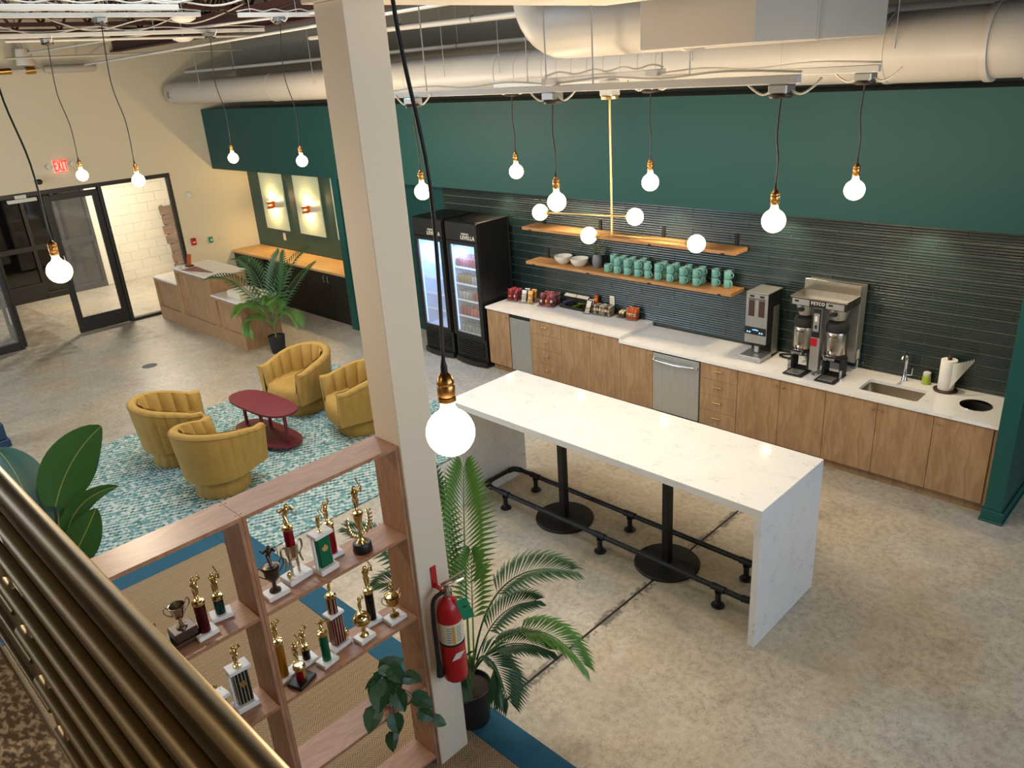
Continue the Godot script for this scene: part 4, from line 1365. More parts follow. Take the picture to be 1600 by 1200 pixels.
	obj("side_sticker", bb(S(), V(0.2755, 0.13, 0.07), V(0.277, 0.22, 0.13)), M.label_cream, br)
	for s in [-1, 1]:
		var cx: float = s * 0.16
		obj("brew_basket", lathe(S(), [[0.05, 0.0], [0.062, 0.004], [0.085, 0.07], [0.098, 0.115], [0.1, 0.12]], 24, Transform3D(Basis(), V(cx, 0.575, 0.36))), M.steel, br)
		obj("basket_handle", bb(S(), V(cx - 0.03, 0.64, 0.455), V(cx + 0.03, 0.67, 0.51), 0.008), M.matte_black, br)
		var di := thing("thermal_dispenser", ["steel thermal coffee dispenser left of the brewer's switch post", "steel thermal coffee dispenser right of the brewer's switch post"][0 if s < 0 else 1], "coffee dispenser", V(-1.69 + cx, 0.8642, 0.37))
		var ct := V(0, 0, -0.01)
		obj("shell", lathe(S(), [[0.098, 0.245], [0.102, 0.255], [0.102, 0.455], [0.098, 0.465]], 32, Transform3D(Basis(), ct)), M.steel_warm, di)
		obj("collar", lathe(S(), [[0.101, 0.465], [0.103, 0.47], [0.103, 0.52], [0.09, 0.55], [0.06, 0.56], [0, 0.56]], 32, Transform3D(Basis(), ct)), M.matte_black, di)
		obj("bottom_ring", lathe(S(), [[0.0, 0.2], [0.085, 0.2], [0.1, 0.22], [0.103, 0.245]], 32, Transform3D(Basis(), ct)), M.matte_black, di)
		obj("gauge", bb(S(), V(-0.01, 0.29, 0.09), V(0.01, 0.44, 0.096)), M.silver, di)
		obj("faucet_block", bb(S(), V(-0.055, 0.205, 0.09), V(0.055, 0.25, 0.15), 0.012), M.chrome, di)
		obj("faucet_lever", tube(S(), [V(0, 0.245, 0.125), V(-0.012, 0.3, 0.135)], 0.006, 8), M.matte_black, di)
		text("lettering", "LUXUS", 0.018, M.matte_black, di, V(0, 0.43, 0.0925), Basis(), true, 0.002)
		obj("stand", bb(S(), V(-0.1, 0.0, -0.1), V(0.1, 0.02, 0.205), 0.01), M.matte_black, di)
		for q in [-1, 1]:
			obj("stand_leg", bb(S(), V(q * 0.095, 0.02, -0.09), V(q * 0.07, 0.205, 0.05), 0.008), M.matte_black, di)
		obj("drip_grid", bb(S(), V(-0.07, 0.02, 0.06), V(0.07, 0.026, 0.185), 0.003), M.galvanized, di)
	var cb := thing("power_cord", "coiled black power cord on the counter behind the grinder", "cord", V(-2.1, 0.8642, 0.12))
	var pts := []
	for i in 60:
		var t2 := i / 59.0
		pts.append(V(0.09 * cos(t2 * TAU * 3.2) * (1.0 + 0.15 * sin(i)), 0.006 + t2 * 0.02, 0.05 * sin(t2 * TAU * 3.2)))
	obj("cable", tube(S(), pts, 0.0045, 6), M.cord_black, cb)
	# soap and paper towels
	var so := thing("soap_bottle", "squat green soap bottle with white cap behind the sink", "soap", V(-0.785, 0.8642, 0.06))
	obj("body", lathe(S(), [[0, 0], [0.034, 0], [0.037, 0.006], [0.037, 0.075], [0.03, 0.09]], 20), M.soap_green, so)
	obj("cap", lathe(S(), [[0.031, 0.085], [0.033, 0.092], [0.033, 0.112], [0.02, 0.12], [0, 0.118]], 20), M.white_plastic, so)
	var ph := thing("towel_holder", "dark wood paper towel holder with round base on the counter", "towel holder", V(-0.6, 0.8642, 0.12))
	obj("base", lathe(S(), [[0, 0], [0.098, 0.0], [0.1, 0.004], [0.1, 0.014], [0.094, 0.018], [0, 0.018]], 32), M.wood_dark, ph)
	obj("post", lathe(S(), [[0.016, 0.018], [0.016, 0.305], [0.02, 0.31], [0.02, 0.325], [0.012, 0.335], [0, 0.336]], 14), M.wood_dark, ph)
	var pt := thing("paper_towel_roll", "white paper towel roll with one sheet sticking out", "paper towel", V(-0.6, 0.8825, 0.12))
	obj("roll", lathe(S(), [[0.02, 0.0], [0.066, 0.0], [0.068, 0.003], [0.068, 0.276], [0.066, 0.279], [0.02, 0.279], [0.019, 0.27], [0.019, 0.01]], 32), M.paper, pt)
	var sh := S()
	smooth_id += 1
	sh.set_smooth_group(smooth_id)
	for i in 8:
		var t0 := i / 8.0
		var t1 := (i + 1) / 8.0
		var f := func(t: float, y: float) -> Vector3: return V(0.045 + 0.135 * t, y + 0.015 * t, 0.05 - 0.10 * t + 0.02 * sin(t * 4.0))
		quad(sh, f.call(t0, 0.27), f.call(t1, 0.27 + 0.02 * t1), f.call(t1, 0.02 + 0.24 * t1), f.call(t0, 0.02 + 0.24 * t0), V(0.5, 0, 1))
	obj("loose_sheet", sh, M.paper, pt)

func quad_mesh(w: float, h: float) -> Mesh:
	return done(bx(S(), Vector3.ZERO, V(w, h, 0.001)))

# ---------------------------------------------------------------- island
func build_island() -> void:
	var x0 := -3.769
	var x1 := -0.704
	var z0 := 2.446
	var z1 := 3.346
	var h := 1.1
	var t := thing("kitchen_island", "long white quartz island with waterfall ends", "island", V(x0, 0, z0))
	var L := x1 - x0
	var D := z1 - z0
	obj("top", bb(S(), V(0, h - 0.06, 0), V(L, h, D), 0.003), M.quartz, t)
	obj("waterfall_end", bb(S(), V(0, 0, 0), V(0.05, h - 0.06, D), 0.003), M.quartz, t)
	obj("waterfall_end", bb(S(), V(L - 0.05, 0, 0), V(L, h - 0.06, D), 0.003), M.quartz, t)
	for k in 2:
		var c := V([-2.825, -1.723][k] - x0, 0, 2.89 - z0)
		var o := thing("island_pedestal", ["black post on a round plate under the island by the fridges", "black post on a round plate under the island over the floor joint"][k], "pedestal", V(x0, 0, z0) + c)
		obj("plate", lathe(S(), [[0, 0], [0.262, 0], [0.265, 0.004], [0.265, 0.016], [0.258, 0.022], [0, 0.022]], 48), M.black_metal, o)
		obj("post", bb(S(), V(-0.032, 0.022, -0.032), V(0.032, h - 0.061, 0.032), 0.003), M.black_metal, o)
	# foot rail: two long pipes joined at the ends, on six floor posts
	var r := thing("foot_rail", "black pipe foot rail loop under the island", "foot rail", V(-2.25, 0, 2.89))
	var y := 0.16
	var zz := 0.21
	var xl := -1.33
	var xr := 1.33
	var st := S()
	for s in [-1, 1]:
		tube(st, [V(xl, y, s * zz), V(xr, y, s * zz)], 0.0215, 12)
	for x in [xl, xr]:
		var o: float = signf(x) * 0.075
		tube(st, polyline([V(x, y, -zz), V(x + o * 0.75, y, -zz + 0.025), V(x + o, y, -zz + 0.09), V(x + o, y, zz - 0.09), V(x + o * 0.75, y, zz - 0.025), V(x, y, zz)], 5), 0.0215, 12)
	obj("pipe", st, M.pipe_black, r)
	for x in [-1.125, 0.0, 1.12]:
		for s in [-1, 1]:
			var p := lathe(S(), [[0.0, 0.0], [0.05, 0.0], [0.052, 0.006], [0.05, 0.012], [0.03, 0.014], [0.028, 0.035], [0.0215, 0.04], [0.0215, 0.11], [0.028, 0.115], [0.028, 0.13]], 16, Transform3D(Basis(), V(x, 0, s * zz)))
			tube(p, [V(x - 0.055, y, s * zz), V(x + 0.055, y, s * zz)], 0.028, 12)
			obj("floor_post", p, M.pipe_black, r)
	for x in [xl, xr]:
		for s in [-1, 1]:
			obj("elbow", tube(S(), polyline([V(x - signf(x) * 0.02, y, s * zz), V(x + signf(x) * 0.056, y, s * (zz - 0.025)), V(x + signf(x) * 0.075, y, s * (zz - 0.085))], 5), 0.027, 12), M.pipe_black, r)

# ---------------------------------------------------------------- lounge
func chair_radius(t: float, y: float) -> float:
	return lerpf(0.345, 0.405, clampf((y - 0.2) / 0.5, 0, 1))

# a barrel chair with channels; its front looks along +z
func barrel_chair(label: String, at: Vector3, turn: float) -> Node3D:
	var c := thing("barrel_chair", label, "armchair", at, turn, "mustard velvet barrel chairs on the woven rug")
	# plan: back half circle running into straight arms
	var plan := func(s: float, off: float) -> Vector2:
		# s -1..1 along the U, from one arm tip round the back to the other
		var R := 0.4 - off
		var arm := 0.33
		var arc := PI * R
		var tot := arc + 2.0 * arm
		var d := (s + 1.0) * 0.5 * tot
		if d < arm:
			return Vector2(-R, arm - d)
		if d > arm + arc:
			return Vector2(R, d - arm - arc)
		var a := (d - arm) / R
		return Vector2(-cos(a) * R, -sin(a) * R)
	var top := func(s: float) -> float: return lerpf(0.62, 0.76, pow(cos(clampf(absf(s) * 1.15, 0, 1) * PI / 2), 0.9))
	var NS := 132
	var rows := [[0.0, 0.0], [0.3, 0.0], [0.62, 0.0], [0.9, 0.0], [0.975, 0.012], [1.0, 0.035], [1.0, 0.06], [0.975, 0.085], [0.93, 0.095]]
	var st := S()
	smooth_id += 1
	st.set_smooth_group(smooth_id)
	var pt := func(s: float, k: int) -> Vector3:
		var y: float = lerpf(0.21, top.call(s), rows[k][0])
		var pleat: float = 0.024 * (1.0 - pow(absf(sin(s * 26.0)), 0.45)) * -1.0 * clampf((absf(s) - 0.3) * 5.0, 0, 1) * (1.0 if rows[k][0] < 0.93 and rows[k][0] > 0.05 else 0.0)
		var taper := (1.0 - clampf((y - 0.21) / 0.45, 0, 1)) * 0.05
		var p: Vector2 = plan.call(s, rows[k][1] + taper - pleat)
		return V(p.x, y, p.y)
	for i in NS:
		for k in rows.size() - 1:
			var s0 := -1.0 + 2.0 * i / NS
			var s1 := -1.0 + 2.0 * (i + 1) / NS
			var a: Vector3 = pt.call(s0, k)
			var b: Vector3 = pt.call(s1, k)
			var d: Vector3 = pt.call(s1, k + 1)
			var e: Vector3 = pt.call(s0, k + 1)
			var mid := (a + d) * 0.5
			var n := V(mid.x, 0, mid.z) if k < 4 else Vector3.UP
			if k >= 6:
				n = V(-mid.x, 0.2, -mid.z)
			if absf(s0) > 0.62 and k < 4:
				n = V(signf(mid.x), 0, 0)
			if absf(s0) > 0.62 and k >= 6:
				n = V(-signf(mid.x), 0.2, 0)
			quad(st, a, b, d, e, n)
	# arm fronts
	for sg in [-1.0, 1.0]:
		st.set_smooth_group(-1)
		var yt: float = top.call(1.0)
		var q := []
		for k in rows.size():
			q.append(pt.call(sg, k))
		var low := V(sg * 0.305, 0.21, 0.33)
		for k in rows.size() - 1:
			tri(st, low, q[k], q[k + 1], V(0, 0, 1))
	obj("shell", st, M.velvet, c)
	# piping along the outer top edge
	var pp := []
	for i in 61:
		var s := -1.0 + 2.0 * i / 60
		var p: Vector2 = plan.call(s, -0.003)
		pp.append(V(p.x, lerpf(0.21, top.call(s), 0.935), p.y))
	obj("piping", tube(S(), pp, 0.005, 6), M.velvet_piping, c)
	# channels inside
	var NC := 11
	for j in NC:
		var ch := S()
		smooth_id += 1
		ch.set_smooth_group(smooth_id)
		var n2 := 10
		for i in n2:
			for r in 6:
				var g := []
				for kk in [[0, 0], [1, 0], [1, 1], [0, 1]]:
					var u := float(i + kk[0]) / n2
					var v := float(r + kk[1]) / 6.0
					var s := -1.0 + 2.0 * (j + u) / NC
					var y: float = lerpf(0.36, top.call(s) * 0.985, v)
					var bulge: float = 0.095 + 0.045 * pow(sin(PI * clampf(u, 0.001, 0.999)), 0.6) * (1.0 - 0.6 * pow(v, 6.0)) - 0.0 + 0.03 * (1.0 - v)
					var p: Vector2 = plan.call(clampf(s, -0.998, 0.998), bulge)
					g.append(V(p.x, y, p.y))
				var mid: Vector3 = (g[0] + g[2]) * 0.5
				quad(ch, g[0], g[1], g[2], g[3], V(-mid.x, 0, -mid.z + 0.2))
		obj("back_channel", ch, M.velvet, c)
	# seat cushion with channels running front to back
	var se := S()
	smooth_id += 1
	se.set_smooth_group(smooth_id)
	var NU := 42
	var NV := 14
	var sp := func(i: int, k: int) -> Vector3:
		var u := -1.0 + 2.0 * i / NU
		var v := float(k) / NV
		var x := u * 0.288
		var chan := 0.012 * pow(absf(sin((u + 1.0) * 0.5 * 7.0 * PI)), 0.5)
		# from the back edge forward, then down over the front
		var front := 0.37 - 0.05 * u * u
		if v < 0.7:
			var zz := lerpf(-0.29 * sqrt(maxf(0.0, 1.0 - u * u * 0.9)), front - 0.04, v / 0.7)
			return V(x, 0.415 + chan - 0.02 * pow(v / 0.7, 4.0), zz)
		var a := (v - 0.7) / 0.3
		return V(x, lerpf(0.395, 0.21, a) + chan * (1 - a), front - 0.04 + 0.045 * sin(minf(a * 2.2, PI / 2)) + chan * 0.8)
	for i in NU:
		for k in NV:
			quad(se, sp.call(i, k), sp.call(i + 1, k), sp.call(i + 1, k + 1), sp.call(i, k + 1), V(0, 1, 0) if k < 9 else V(0, 0.3, 1))
	obj("seat_cushion", se, M.velvet, c)
	# padded round base in panels, and the swivel plate above it
	obj("swivel_plate", lathe(S(), [[0, 0.19], [0.25, 0.19], [0.25, 0.215], [0, 0.215]], 24), M.velvet_piping, c)
	obj("under_panel", prism(S(), PackedVector2Array([Vector2(-0.33, 0.33), Vector2(0.33, 0.33), Vector2(0.33, 0), Vector2(0.25, -0.22), Vector2(0, -0.33), Vector2(-0.25, -0.22), Vector2(-0.33, 0)]), 0.03, Transform3D(Basis(Vector3.RIGHT, Vector3.BACK, Vector3.DOWN), V(0, 0.245, 0))), M.velvet, c)
	var bs := S()
	smooth_id += 1
	bs.set_smooth_group(smooth_id)
	var seg := 96
	for i in seg:
		var f := func(k: int, y: float, r: float) -> Vector3:
			var a := TAU * k / seg
			var rr := r + 0.008 * pow(absf(sin(a * 8.0)), 0.4)
			return V(cos(a) * rr, y, sin(a) * rr)
		for l in [[0.002, 0.258, 0.02, 0.27], [0.02, 0.27, 0.17, 0.262], [0.17, 0.262, 0.195, 0.245]]:
			var a: Vector3 = f.call(i, l[0], l[1])
			quad(bs, a, f.call(i + 1, l[0], l[1]), f.call(i + 1, l[2], l[3]), f.call(i, l[2], l[3]), V(a.x, 0, a.z))
		tri(bs, V(0, 0.195, 0), f.call(i, 0.195, 0.245), f.call(i + 1, 0.195, 0.245), Vector3.UP)
	obj("base", bs, M.velvet, c)
	return c

func build_lounge() -> void:
	# rugs
	var r := thing("woven_rug", "large teal and ivory chunky woven rug under the mustard chairs", "rug", V(-6.35, 0.0005, 3.92))
	obj("pile", prism(S(), PackedVector2Array([Vector2(-1.81, 2.09), Vector2(1.81, 2.09), Vector2(1.81, -1.005), Vector2(1.165, -1.005), Vector2(1.165, -2.1), Vector2(-1.81, -2.1)]), 0.012, flat(Vector3.ZERO)), M.rug_wool, r)
	var j := thing("jute_rug", "brown herringbone jute rug with wide teal border under the bookcase", "rug", V(-2.1, 0.0005, 6.6))
	obj("field", bb(S(), V(-2.86, 0.0, -1.45), V(2.7, 0.0235, 1.7), 0.003), M.jute, j)
	for b in [[V(-3.08, 0.0, -1.67), V(2.92, 0.025, -1.45)], [V(-3.08, 0.0, 1.7), V(2.92, 0.025, 1.92)], [V(-3.08, 0.0, -1.45), V(-2.86, 0.025, 1.7)], [V(2.7, 0.0, -1.45), V(2.92, 0.025, 1.7)]]:
		obj("border", bb(S(), b[0], b[1], 0.003), M.rug_teal, j)
	var y := 0.013
	barrel_chair("mustard velvet barrel chair between coffee table and broad leaf plant", V(-7.03, y, 4.62), atan2(0.39, -0.92))
	barrel_chair("mustard velvet barrel chair with its back to the bookcase", V(-5.97, y, 4.63), atan2(-0.39, -0.92))
	barrel_chair("mustard velvet barrel chair nearest the potted palm by the reception desk", V(-7.08, y, 2.96), atan2(0.17, 0.98))
	barrel_chair("mustard velvet barrel chair nearest the black drink fridges", V(-5.99, y, 2.87), atan2(-0.3, 0.95))
	# table: two surfboard shaped boards joined by four round legs
	var t := thing("coffee_table", "burgundy oblong coffee table with lower shelf and four round legs", "table", V(-6.65, y, 3.73), 0.06)
	var stadium := func(L: float, W: float) -> PackedVector2Array:
		var p := PackedVector2Array()
		for i in 56:
			var a := TAU * i / 56
			var cx := signf(cos(a)) * pow(absf(cos(a)), 0.62)
			var sy := signf(sin(a)) * pow(absf(sin(a)), 0.85)
			p.append(Vector2(cx * L / 2, sy * W / 2))
		return p
	obj("top", prism(S(), stadium.call(1.12, 0.44), 0.022, flat(V(0, 0.43, 0)), true), M.burgundy, t)
	obj("lower_shelf", prism(S(), stadium.call(1.1, 0.44), 0.022, flat(V(0, 0.05, 0)), true), M.burgundy, t)
	for p in [V(-0.45, 0, 0.0), V(0.45, 0, 0.02), V(-0.12, 0, -0.12), V(0.14, 0, 0.13)]:
		obj("leg", tube(S(), [p + V(0, 0.0, 0), p + V(0, 0.431, 0)], 0.02, 14), M.burgundy, t)

# ---------------------------------------------------------------- bookcase and trophies
func build_bookcase() -> void:
	var b := thing("bookcase", "open ash wood bookcase with trophies, fixed to the white column", "bookcase", V(-1.71, 0.0255, 5.4415))
	var d := 0.1
	var H := 2.118
	var zs := [[0.0, 0.84], [0.84, 1.66]]
	for s in zs:
		for z in [s[0], s[1] - 0.019]:
			obj("upright", bb(S(), V(-d, 0, z + 0.0004), V(d, H - 0.0195, z + 0.0186), 0.001), M.bookcase_ash, b)
		obj("top_board", bb(S(), V(-d, H - 0.019, s[0] + 0.0004), V(d, H, s[1] - 0.0004), 0.001), M.bookcase_ash, b)
		for y in [1.605, 1.09, 0.585, 0.075]:
			obj("shelf_board", bb(S(), V(-d, y - 0.019, s[0] + 0.019), V(d, y, s[1] - 0.0195), 0.001), M.bookcase_ash, b)
		for x in [-0.07, 0.07]:
			for z in [s[0] + 0.012, s[1] - 0.012]:
				obj("screw", lathe(S(), [[0.004, 0], [0.0035, 0.0006], [0, 0.0006]], 8, Transform3D(Basis(), V(x, H, z))), M.matte_black, b)
	var s1 := 1.6315
	var s2 := 1.1165
	# upper left bay
	cup_trophy("silver two handled cup on stepped black plinth", V(-1.735, s1, 6.59), 0.2, "silver", "wood_dark", 0.0)
	column_trophy("maroon column trophy with arms raised gold figure on marble", V(-1.69, s1, 6.515), 0.14, "foil_maroon", 0.3, 0.024, 1)
	column_trophy("short dark teal column trophy with gold figure holding a bat", V(-1.755, s1, 6.41), 0.075, "foil_teal", 0.235, 0.022, 2)
	small_figure("tiny gold figure trophy beside the silver cup", V(-1.77, s1, 6.70), 0.12, 3)
	# lower left bay
	box_trophy("black striped tower trophy with grey cap and gold figure", V(-1.735, s2, 6.405), 0.19, "foil_stripe_black", 0.36, 1)
	box_trophy("small striped box trophy with gold runner in lower bay", V(-1.735, s2, 6.53), 0.1, "foil_stripe_black", 0.23, 4)
	# upper right bay
	cup_trophy("antique bronze trophy with runner on top and marble foot", V(-1.7, s1, 6.165), 0.18, "antique_bronze", "trophy_marble", 0.12)
	tall_cup_trophy("tall trophy with red foil band, silver cup and gold batter", V(-1.74, s1, 6.03))
	box_trophy("green foil box trophy between marble slabs with gold figure", V(-1.685, s1, 5.9), 0.17, "foil_green", 0.31, 2)
	column_trophy("red foil column trophy behind the green one", V(-1.765, s1, 5.81), 0.15, "foil_red", 0.31, 0.028, 3)
	wreath_trophy("gold wreath trophy with figure on round black base", V(-1.68, s1, 5.685))
	# lower right bay
	column_trophy("amber foil column trophy with gold golfer", V(-1.755, s2, 6.19), 0.19, "foil_amber", 0.35, 0.026, 1)
	black_base_trophy("small gold and red trophy on wide black base", V(-1.665, s2, 6.145))
	small_figure("gold swinging figure trophy on narrow marble slab", V(-1.78, s2, 6.10), 0.16, 2)
	column_trophy("small black trophy with gold dancing figure", V(-1.77, s2, 6.05), 0.06, "foil_black", 0.21, 0.02, 3)
	column_trophy("slim green foil column trophy with gold archer", V(-1.685, s2, 5.985), 0.15, "foil_green", 0.28, 0.022, 4)
	double_trophy("tall red striped two tier trophy with marble shelf", V(-1.745, s2, 5.875))
	ball_trophy("gold ball trophy with figure on white marble foot", V(-1.685, s2, 5.755))
	column_trophy("black netted column trophy with gold figure beside the gold ball", V(-1.765, s2, 5.645), 0.17, "foil_black", 0.36, 0.024, 2)
	cup_trophy("gold bowl trophy on small white marble foot by the upright", V(-1.685, s2, 5.555), 0.16, "gold", "trophy_marble", 0.09)
	# fire extinguisher on the column
	var e := thing("fire_extinguisher", "red fire extinguisher with green tag hanging on white column", "fire extinguisher", V(-1.592, 0.69, 5.335))
	var cx := 0.1
	obj("bracket", bb(S(), V(0.0, 0.56, -0.02), V(0.006, 0.69, 0.02), 0.002), M.red_paint, e)
	obj("hook", bb(S(), V(0.006, 0.56, -0.012), V(0.085, 0.572, 0.012), 0.002), M.red_paint, e)
	obj("cylinder", lathe(S(), [[0, 0.005], [0.06, 0.0], [0.068, 0.01], [0.07, 0.03], [0.07, 0.44], [0.066, 0.475], [0.05, 0.51], [0.03, 0.53], [0.022, 0.545], [0, 0.545]], 32, Transform3D(Basis(), V(cx, 0, 0))), M.red_paint, e)
	var lb := obj("label", lathe(S(), [[0.0706, 0.27], [0.0708, 0.272], [0.0708, 0.4], [0.0706, 0.402]], 20, Transform3D(Basis(Vector3.UP, 1.0), V(cx, 0, 0)), PI * 1.05), M.label_cream, e)
	obj("label_stripe", lathe(S(), [[0.0712, 0.275], [0.0712, 0.39]], 4, Transform3D(Basis(Vector3.UP, -0.35), V(cx, 0, 0)), 0.22), M.pack_yellow, lb)
	for k in 7:
		obj("print_line", lathe(S(), [[0.0712, 0.287 + k * 0.015], [0.0712, 0.292 + k * 0.015]], 6, Transform3D(Basis(Vector3.UP, 0.2), V(cx, 0, 0)), 0.42), M.print_grey, lb)
		obj("print_line", lathe(S(), [[0.0712, 0.287 + k * 0.015], [0.0712, 0.292 + k * 0.015]], 6, Transform3D(Basis(Vector3.UP, -0.5), V(cx, 0, 0)), 0.5), M.print_grey, lb)
	obj("band", lathe(S(), [[0.071, 0.255], [0.0725, 0.257], [0.0725, 0.268], [0.071, 0.27]], 32, Transform3D(Basis(), V(cx, 0, 0))), M.matte_black, e)
	var dia := prism(S(), PackedVector2Array([Vector2(-0.045, 0), Vector2(0, 0.022), Vector2(0.045, 0), Vector2(0, -0.022)]), 0.002, Transform3D(Basis(Vector3.UP, PI / 2 - 0.3) * Basis(Vector3.BACK, 0.5), V(cx, 0, 0) + Basis(Vector3.UP, PI / 2 - 0.3) * V(0, 0.19, 0.0698)))
	obj("maker_mark", dia, M.white_plastic, e)
	obj("valve", lathe(S(), [[0.02, 0.545], [0.022, 0.56], [0.016, 0.575], [0.016, 0.61], [0, 0.612]], 14, Transform3D(Basis(), V(cx, 0, 0))), M.silver, e)
	obj("carry_handle", bar(S(), V(cx - 0.02, 0.595, 0.02), V(cx + 0.04, 0.62, -0.1), 0.022, 0.008, 0.003), M.silver, e)
	obj("squeeze_lever", bar(S(), V(cx - 0.02, 0.615, 0.02), V(cx + 0.05, 0.675, -0.1), 0.022, 0.006, 0.002), M.silver, e)
	obj("hose", tube(S(), polyline([V(cx - 0.01, 0.575, 0.02), V(cx - 0.03, 0.54, 0.07), V(cx - 0.03, 0.42, 0.085), V(cx - 0.03, 0.25, 0.086), V(cx - 0.03, 0.12, 0.085)], 5), 0.012, 10), M.matte_black, e)
	obj("nozzle", lathe(S(), [[0.013, 0], [0.022, -0.1], [0.018, -0.1], [0.01, 0]], 12, Transform3D(Basis(), V(cx - 0.03, 0.14, 0.085))), M.matte_black, e)
	var tg := obj("inspection_tag", bx(S(), V(cx + 0.085, 0.475, -0.045), V(0.066, 0.135, 0.0015), 0.0, Basis(Vector3.UP, 0.93) * Basis(Vector3.BACK, 0.25)), M.tag_green, e)
	obj("print_line", bx(S(), V(cx + 0.0862, 0.49, -0.0442), V(0.02, 0.012, 0.002), 0.0, Basis(Vector3.UP, 0.93) * Basis(Vector3.BACK, 0.25)), M.leaf_palm_dark, tg)
	var pr := S()
	for i in 12:
		var a := i * 0.4
		tube(pr, [V(cx + 0.01 + 0.012 * cos(a), 0.585 + 0.012 * sin(a), -0.03), V(cx + 0.01 + 0.012 * cos(a + 0.4), 0.585 + 0.012 * sin(a + 0.4), -0.03)], 0.002, 5)
	obj("pin_ring", pr, M.silver, e)

func slab(parent: Node, w: float, dd: float, h: float, y := 0.0, m := "trophy_marble") -> void:
	obj("base", bb(S(), V(-w / 2, y, -dd / 2), V(w / 2, y + h, dd / 2), 0.003), M[m], parent)

# a gilt figurine about 1 unit high, scaled; pose: 1 arms up, 2 bat over shoulder, 3 one arm up, 4 running, bent forward
func figurine(parent: Node, y: float, h: float, pose: int, m := "gold") -> void:
	var st := S()
	var P := func(x: float, yy: float, z: float) -> Vector3: return V(x, yy, z) * h + V(0, y, 0)
	var lean := 0.16 if pose == 4 else 0.03
	var hip: Vector3 = P.call(0, 0.48, 0)
	var chest: Vector3 = P.call(lean, 0.72, 0.01)
	var head: Vector3 = P.call(lean * 1.3, 0.9, 0.02)
	tube(st, [hip, P.call(lean * 0.4, 0.58, 0), chest, P.call(lean * 1.1, 0.8, 0.01), P.call(lean * 1.2, 0.85, 0.01)], [0.1 * h, 0.09 * h, 0.125 * h, 0.08 * h, 0.04 * h], 10)
	sphere(st, head, V(0.075, 0.09, 0.08) * h, 10, 7)
	var spread := 0.22 if pose == 4 else 0.09
	for s in [-1.0, 1.0]:
		var knee: Vector3 = P.call(s * spread * 0.6 + 0.03, 0.27, s * 0.06)
		tube(st, [P.call(0, 0.5, s * 0.04), knee, P.call(s * spread, 0.04, s * 0.05), P.call(s * spread + 0.08, 0.02, s * 0.05)], [0.08 * h, 0.06 * h, 0.042 * h, 0.036 * h], 8)
	var arms := []
	match pose:
		1: arms = [[P.call(0.02, 0.78, -0.1), P.call(0.12, 0.86, -0.2), P.call(0.06, 1.0, -0.16)], [P.call(0.02, 0.78, 0.1), P.call(0.16, 0.76, 0.16), P.call(0.2, 0.9, 0.06)]]
		2: arms = [[P.call(0.02, 0.78, -0.1), P.call(0.1, 0.72, -0.2), P.call(0.06, 0.9, -0.22)], [P.call(0.02, 0.78, 0.1), P.call(0.14, 0.74, 0.04), P.call(0.08, 0.9, -0.18)]]
		3: arms = [[P.call(0.02, 0.78, -0.1), P.call(0.03, 0.9, -0.2), P.call(0.03, 1.06, -0.14)], [P.call(0.02, 0.78, 0.1), P.call(0.06, 0.62, 0.18), P.call(0.12, 0.52, 0.12)]]
		_: arms = [[P.call(0.14, 0.78, -0.1), P.call(0.26, 0.66, -0.18), P.call(0.36, 0.74, -0.14)], [P.call(0.14, 0.78, 0.1), P.call(0.04, 0.66, 0.2), P.call(-0.06, 0.72, 0.24)]]
	for a in arms:
		tube(st, a, [0.055 * h, 0.046 * h, 0.038 * h], 8)
		sphere(st, a[2], V(0.035, 0.035, 0.035) * h, 8, 5)
	if pose == 2:
		tube(st, [P.call(0.08, 0.9, -0.2), P.call(0.02, 1.22, -0.1)], [0.015 * h, 0.032 * h], 8)
	if pose == 4:
		tube(st, ring(P.call(0.36, 0.74, -0.14), 0.2 * h, Basis(), 12, PI, -PI / 2), 0.014 * h, 6)
	lathe(st, [[0, 0], [0.17 * h, 0], [0.17 * h, 0.015 * h], [0.12 * h, 0.03 * h], [0, 0.03 * h]], 14, Transform3D(Basis(), V(0.02 * h, y - 0.005 * h, 0)))
	obj("figurine", st, M[m], parent)

func column_trophy(label: String, at: Vector3, col: float, foil: String, total: float, r: float, pose: int) -> void:
	var t := thing("trophy", label, "trophy", at, 0.25 * sin(at.z * 40.0))
	slab(t, 0.075, 0.095, 0.022)
	obj("column", lathe(S(), [[r, 0.022], [r, 0.022 + col]], 20), M[foil], t)
	obj("cap", lathe(S(), [[r * 1.1, 0.022 + col], [r * 1.15, 0.028 + col], [r * 1.1, 0.04 + col], [r * 0.6, 0.044 + col], [0, 0.046 + col]], 20), M.gold, t)
	figurine(t, 0.045 + col, (total - col - 0.045) * 1.04, pose)

func box_trophy(label: String, at: Vector3, col: float, foil: String, total: float, pose: int) -> void:
	var t := thing("trophy", label, "trophy", at, 0.12 * sin(at.z * 31.0))
	slab(t, 0.08, 0.105, 0.03)
	obj("pillar", bb(S(), V(-0.022, 0.03, -0.036), V(0.022, 0.03 + col, 0.036), 0.004), M[foil], t)
	obj("side_rod", lathe(S(), [[0.008, 0.03], [0.008, 0.03 + col]], 10, Transform3D(Basis(), V(0.0, 0, 0.047))), M.trophy_marble, t)
	obj("medallion", lathe(S(), [[0.0, 0.004], [0.016, 0.003], [0.018, 0.0]], 16, Transform3D(Basis(Vector3.BACK, -PI / 2), V(0.022, 0.03 + col * 0.6, 0))), M.gold, t)
	slab(t, 0.075, 0.105, 0.02, 0.03 + col)
	figurine(t, 0.052 + col, total - col - 0.052, pose)

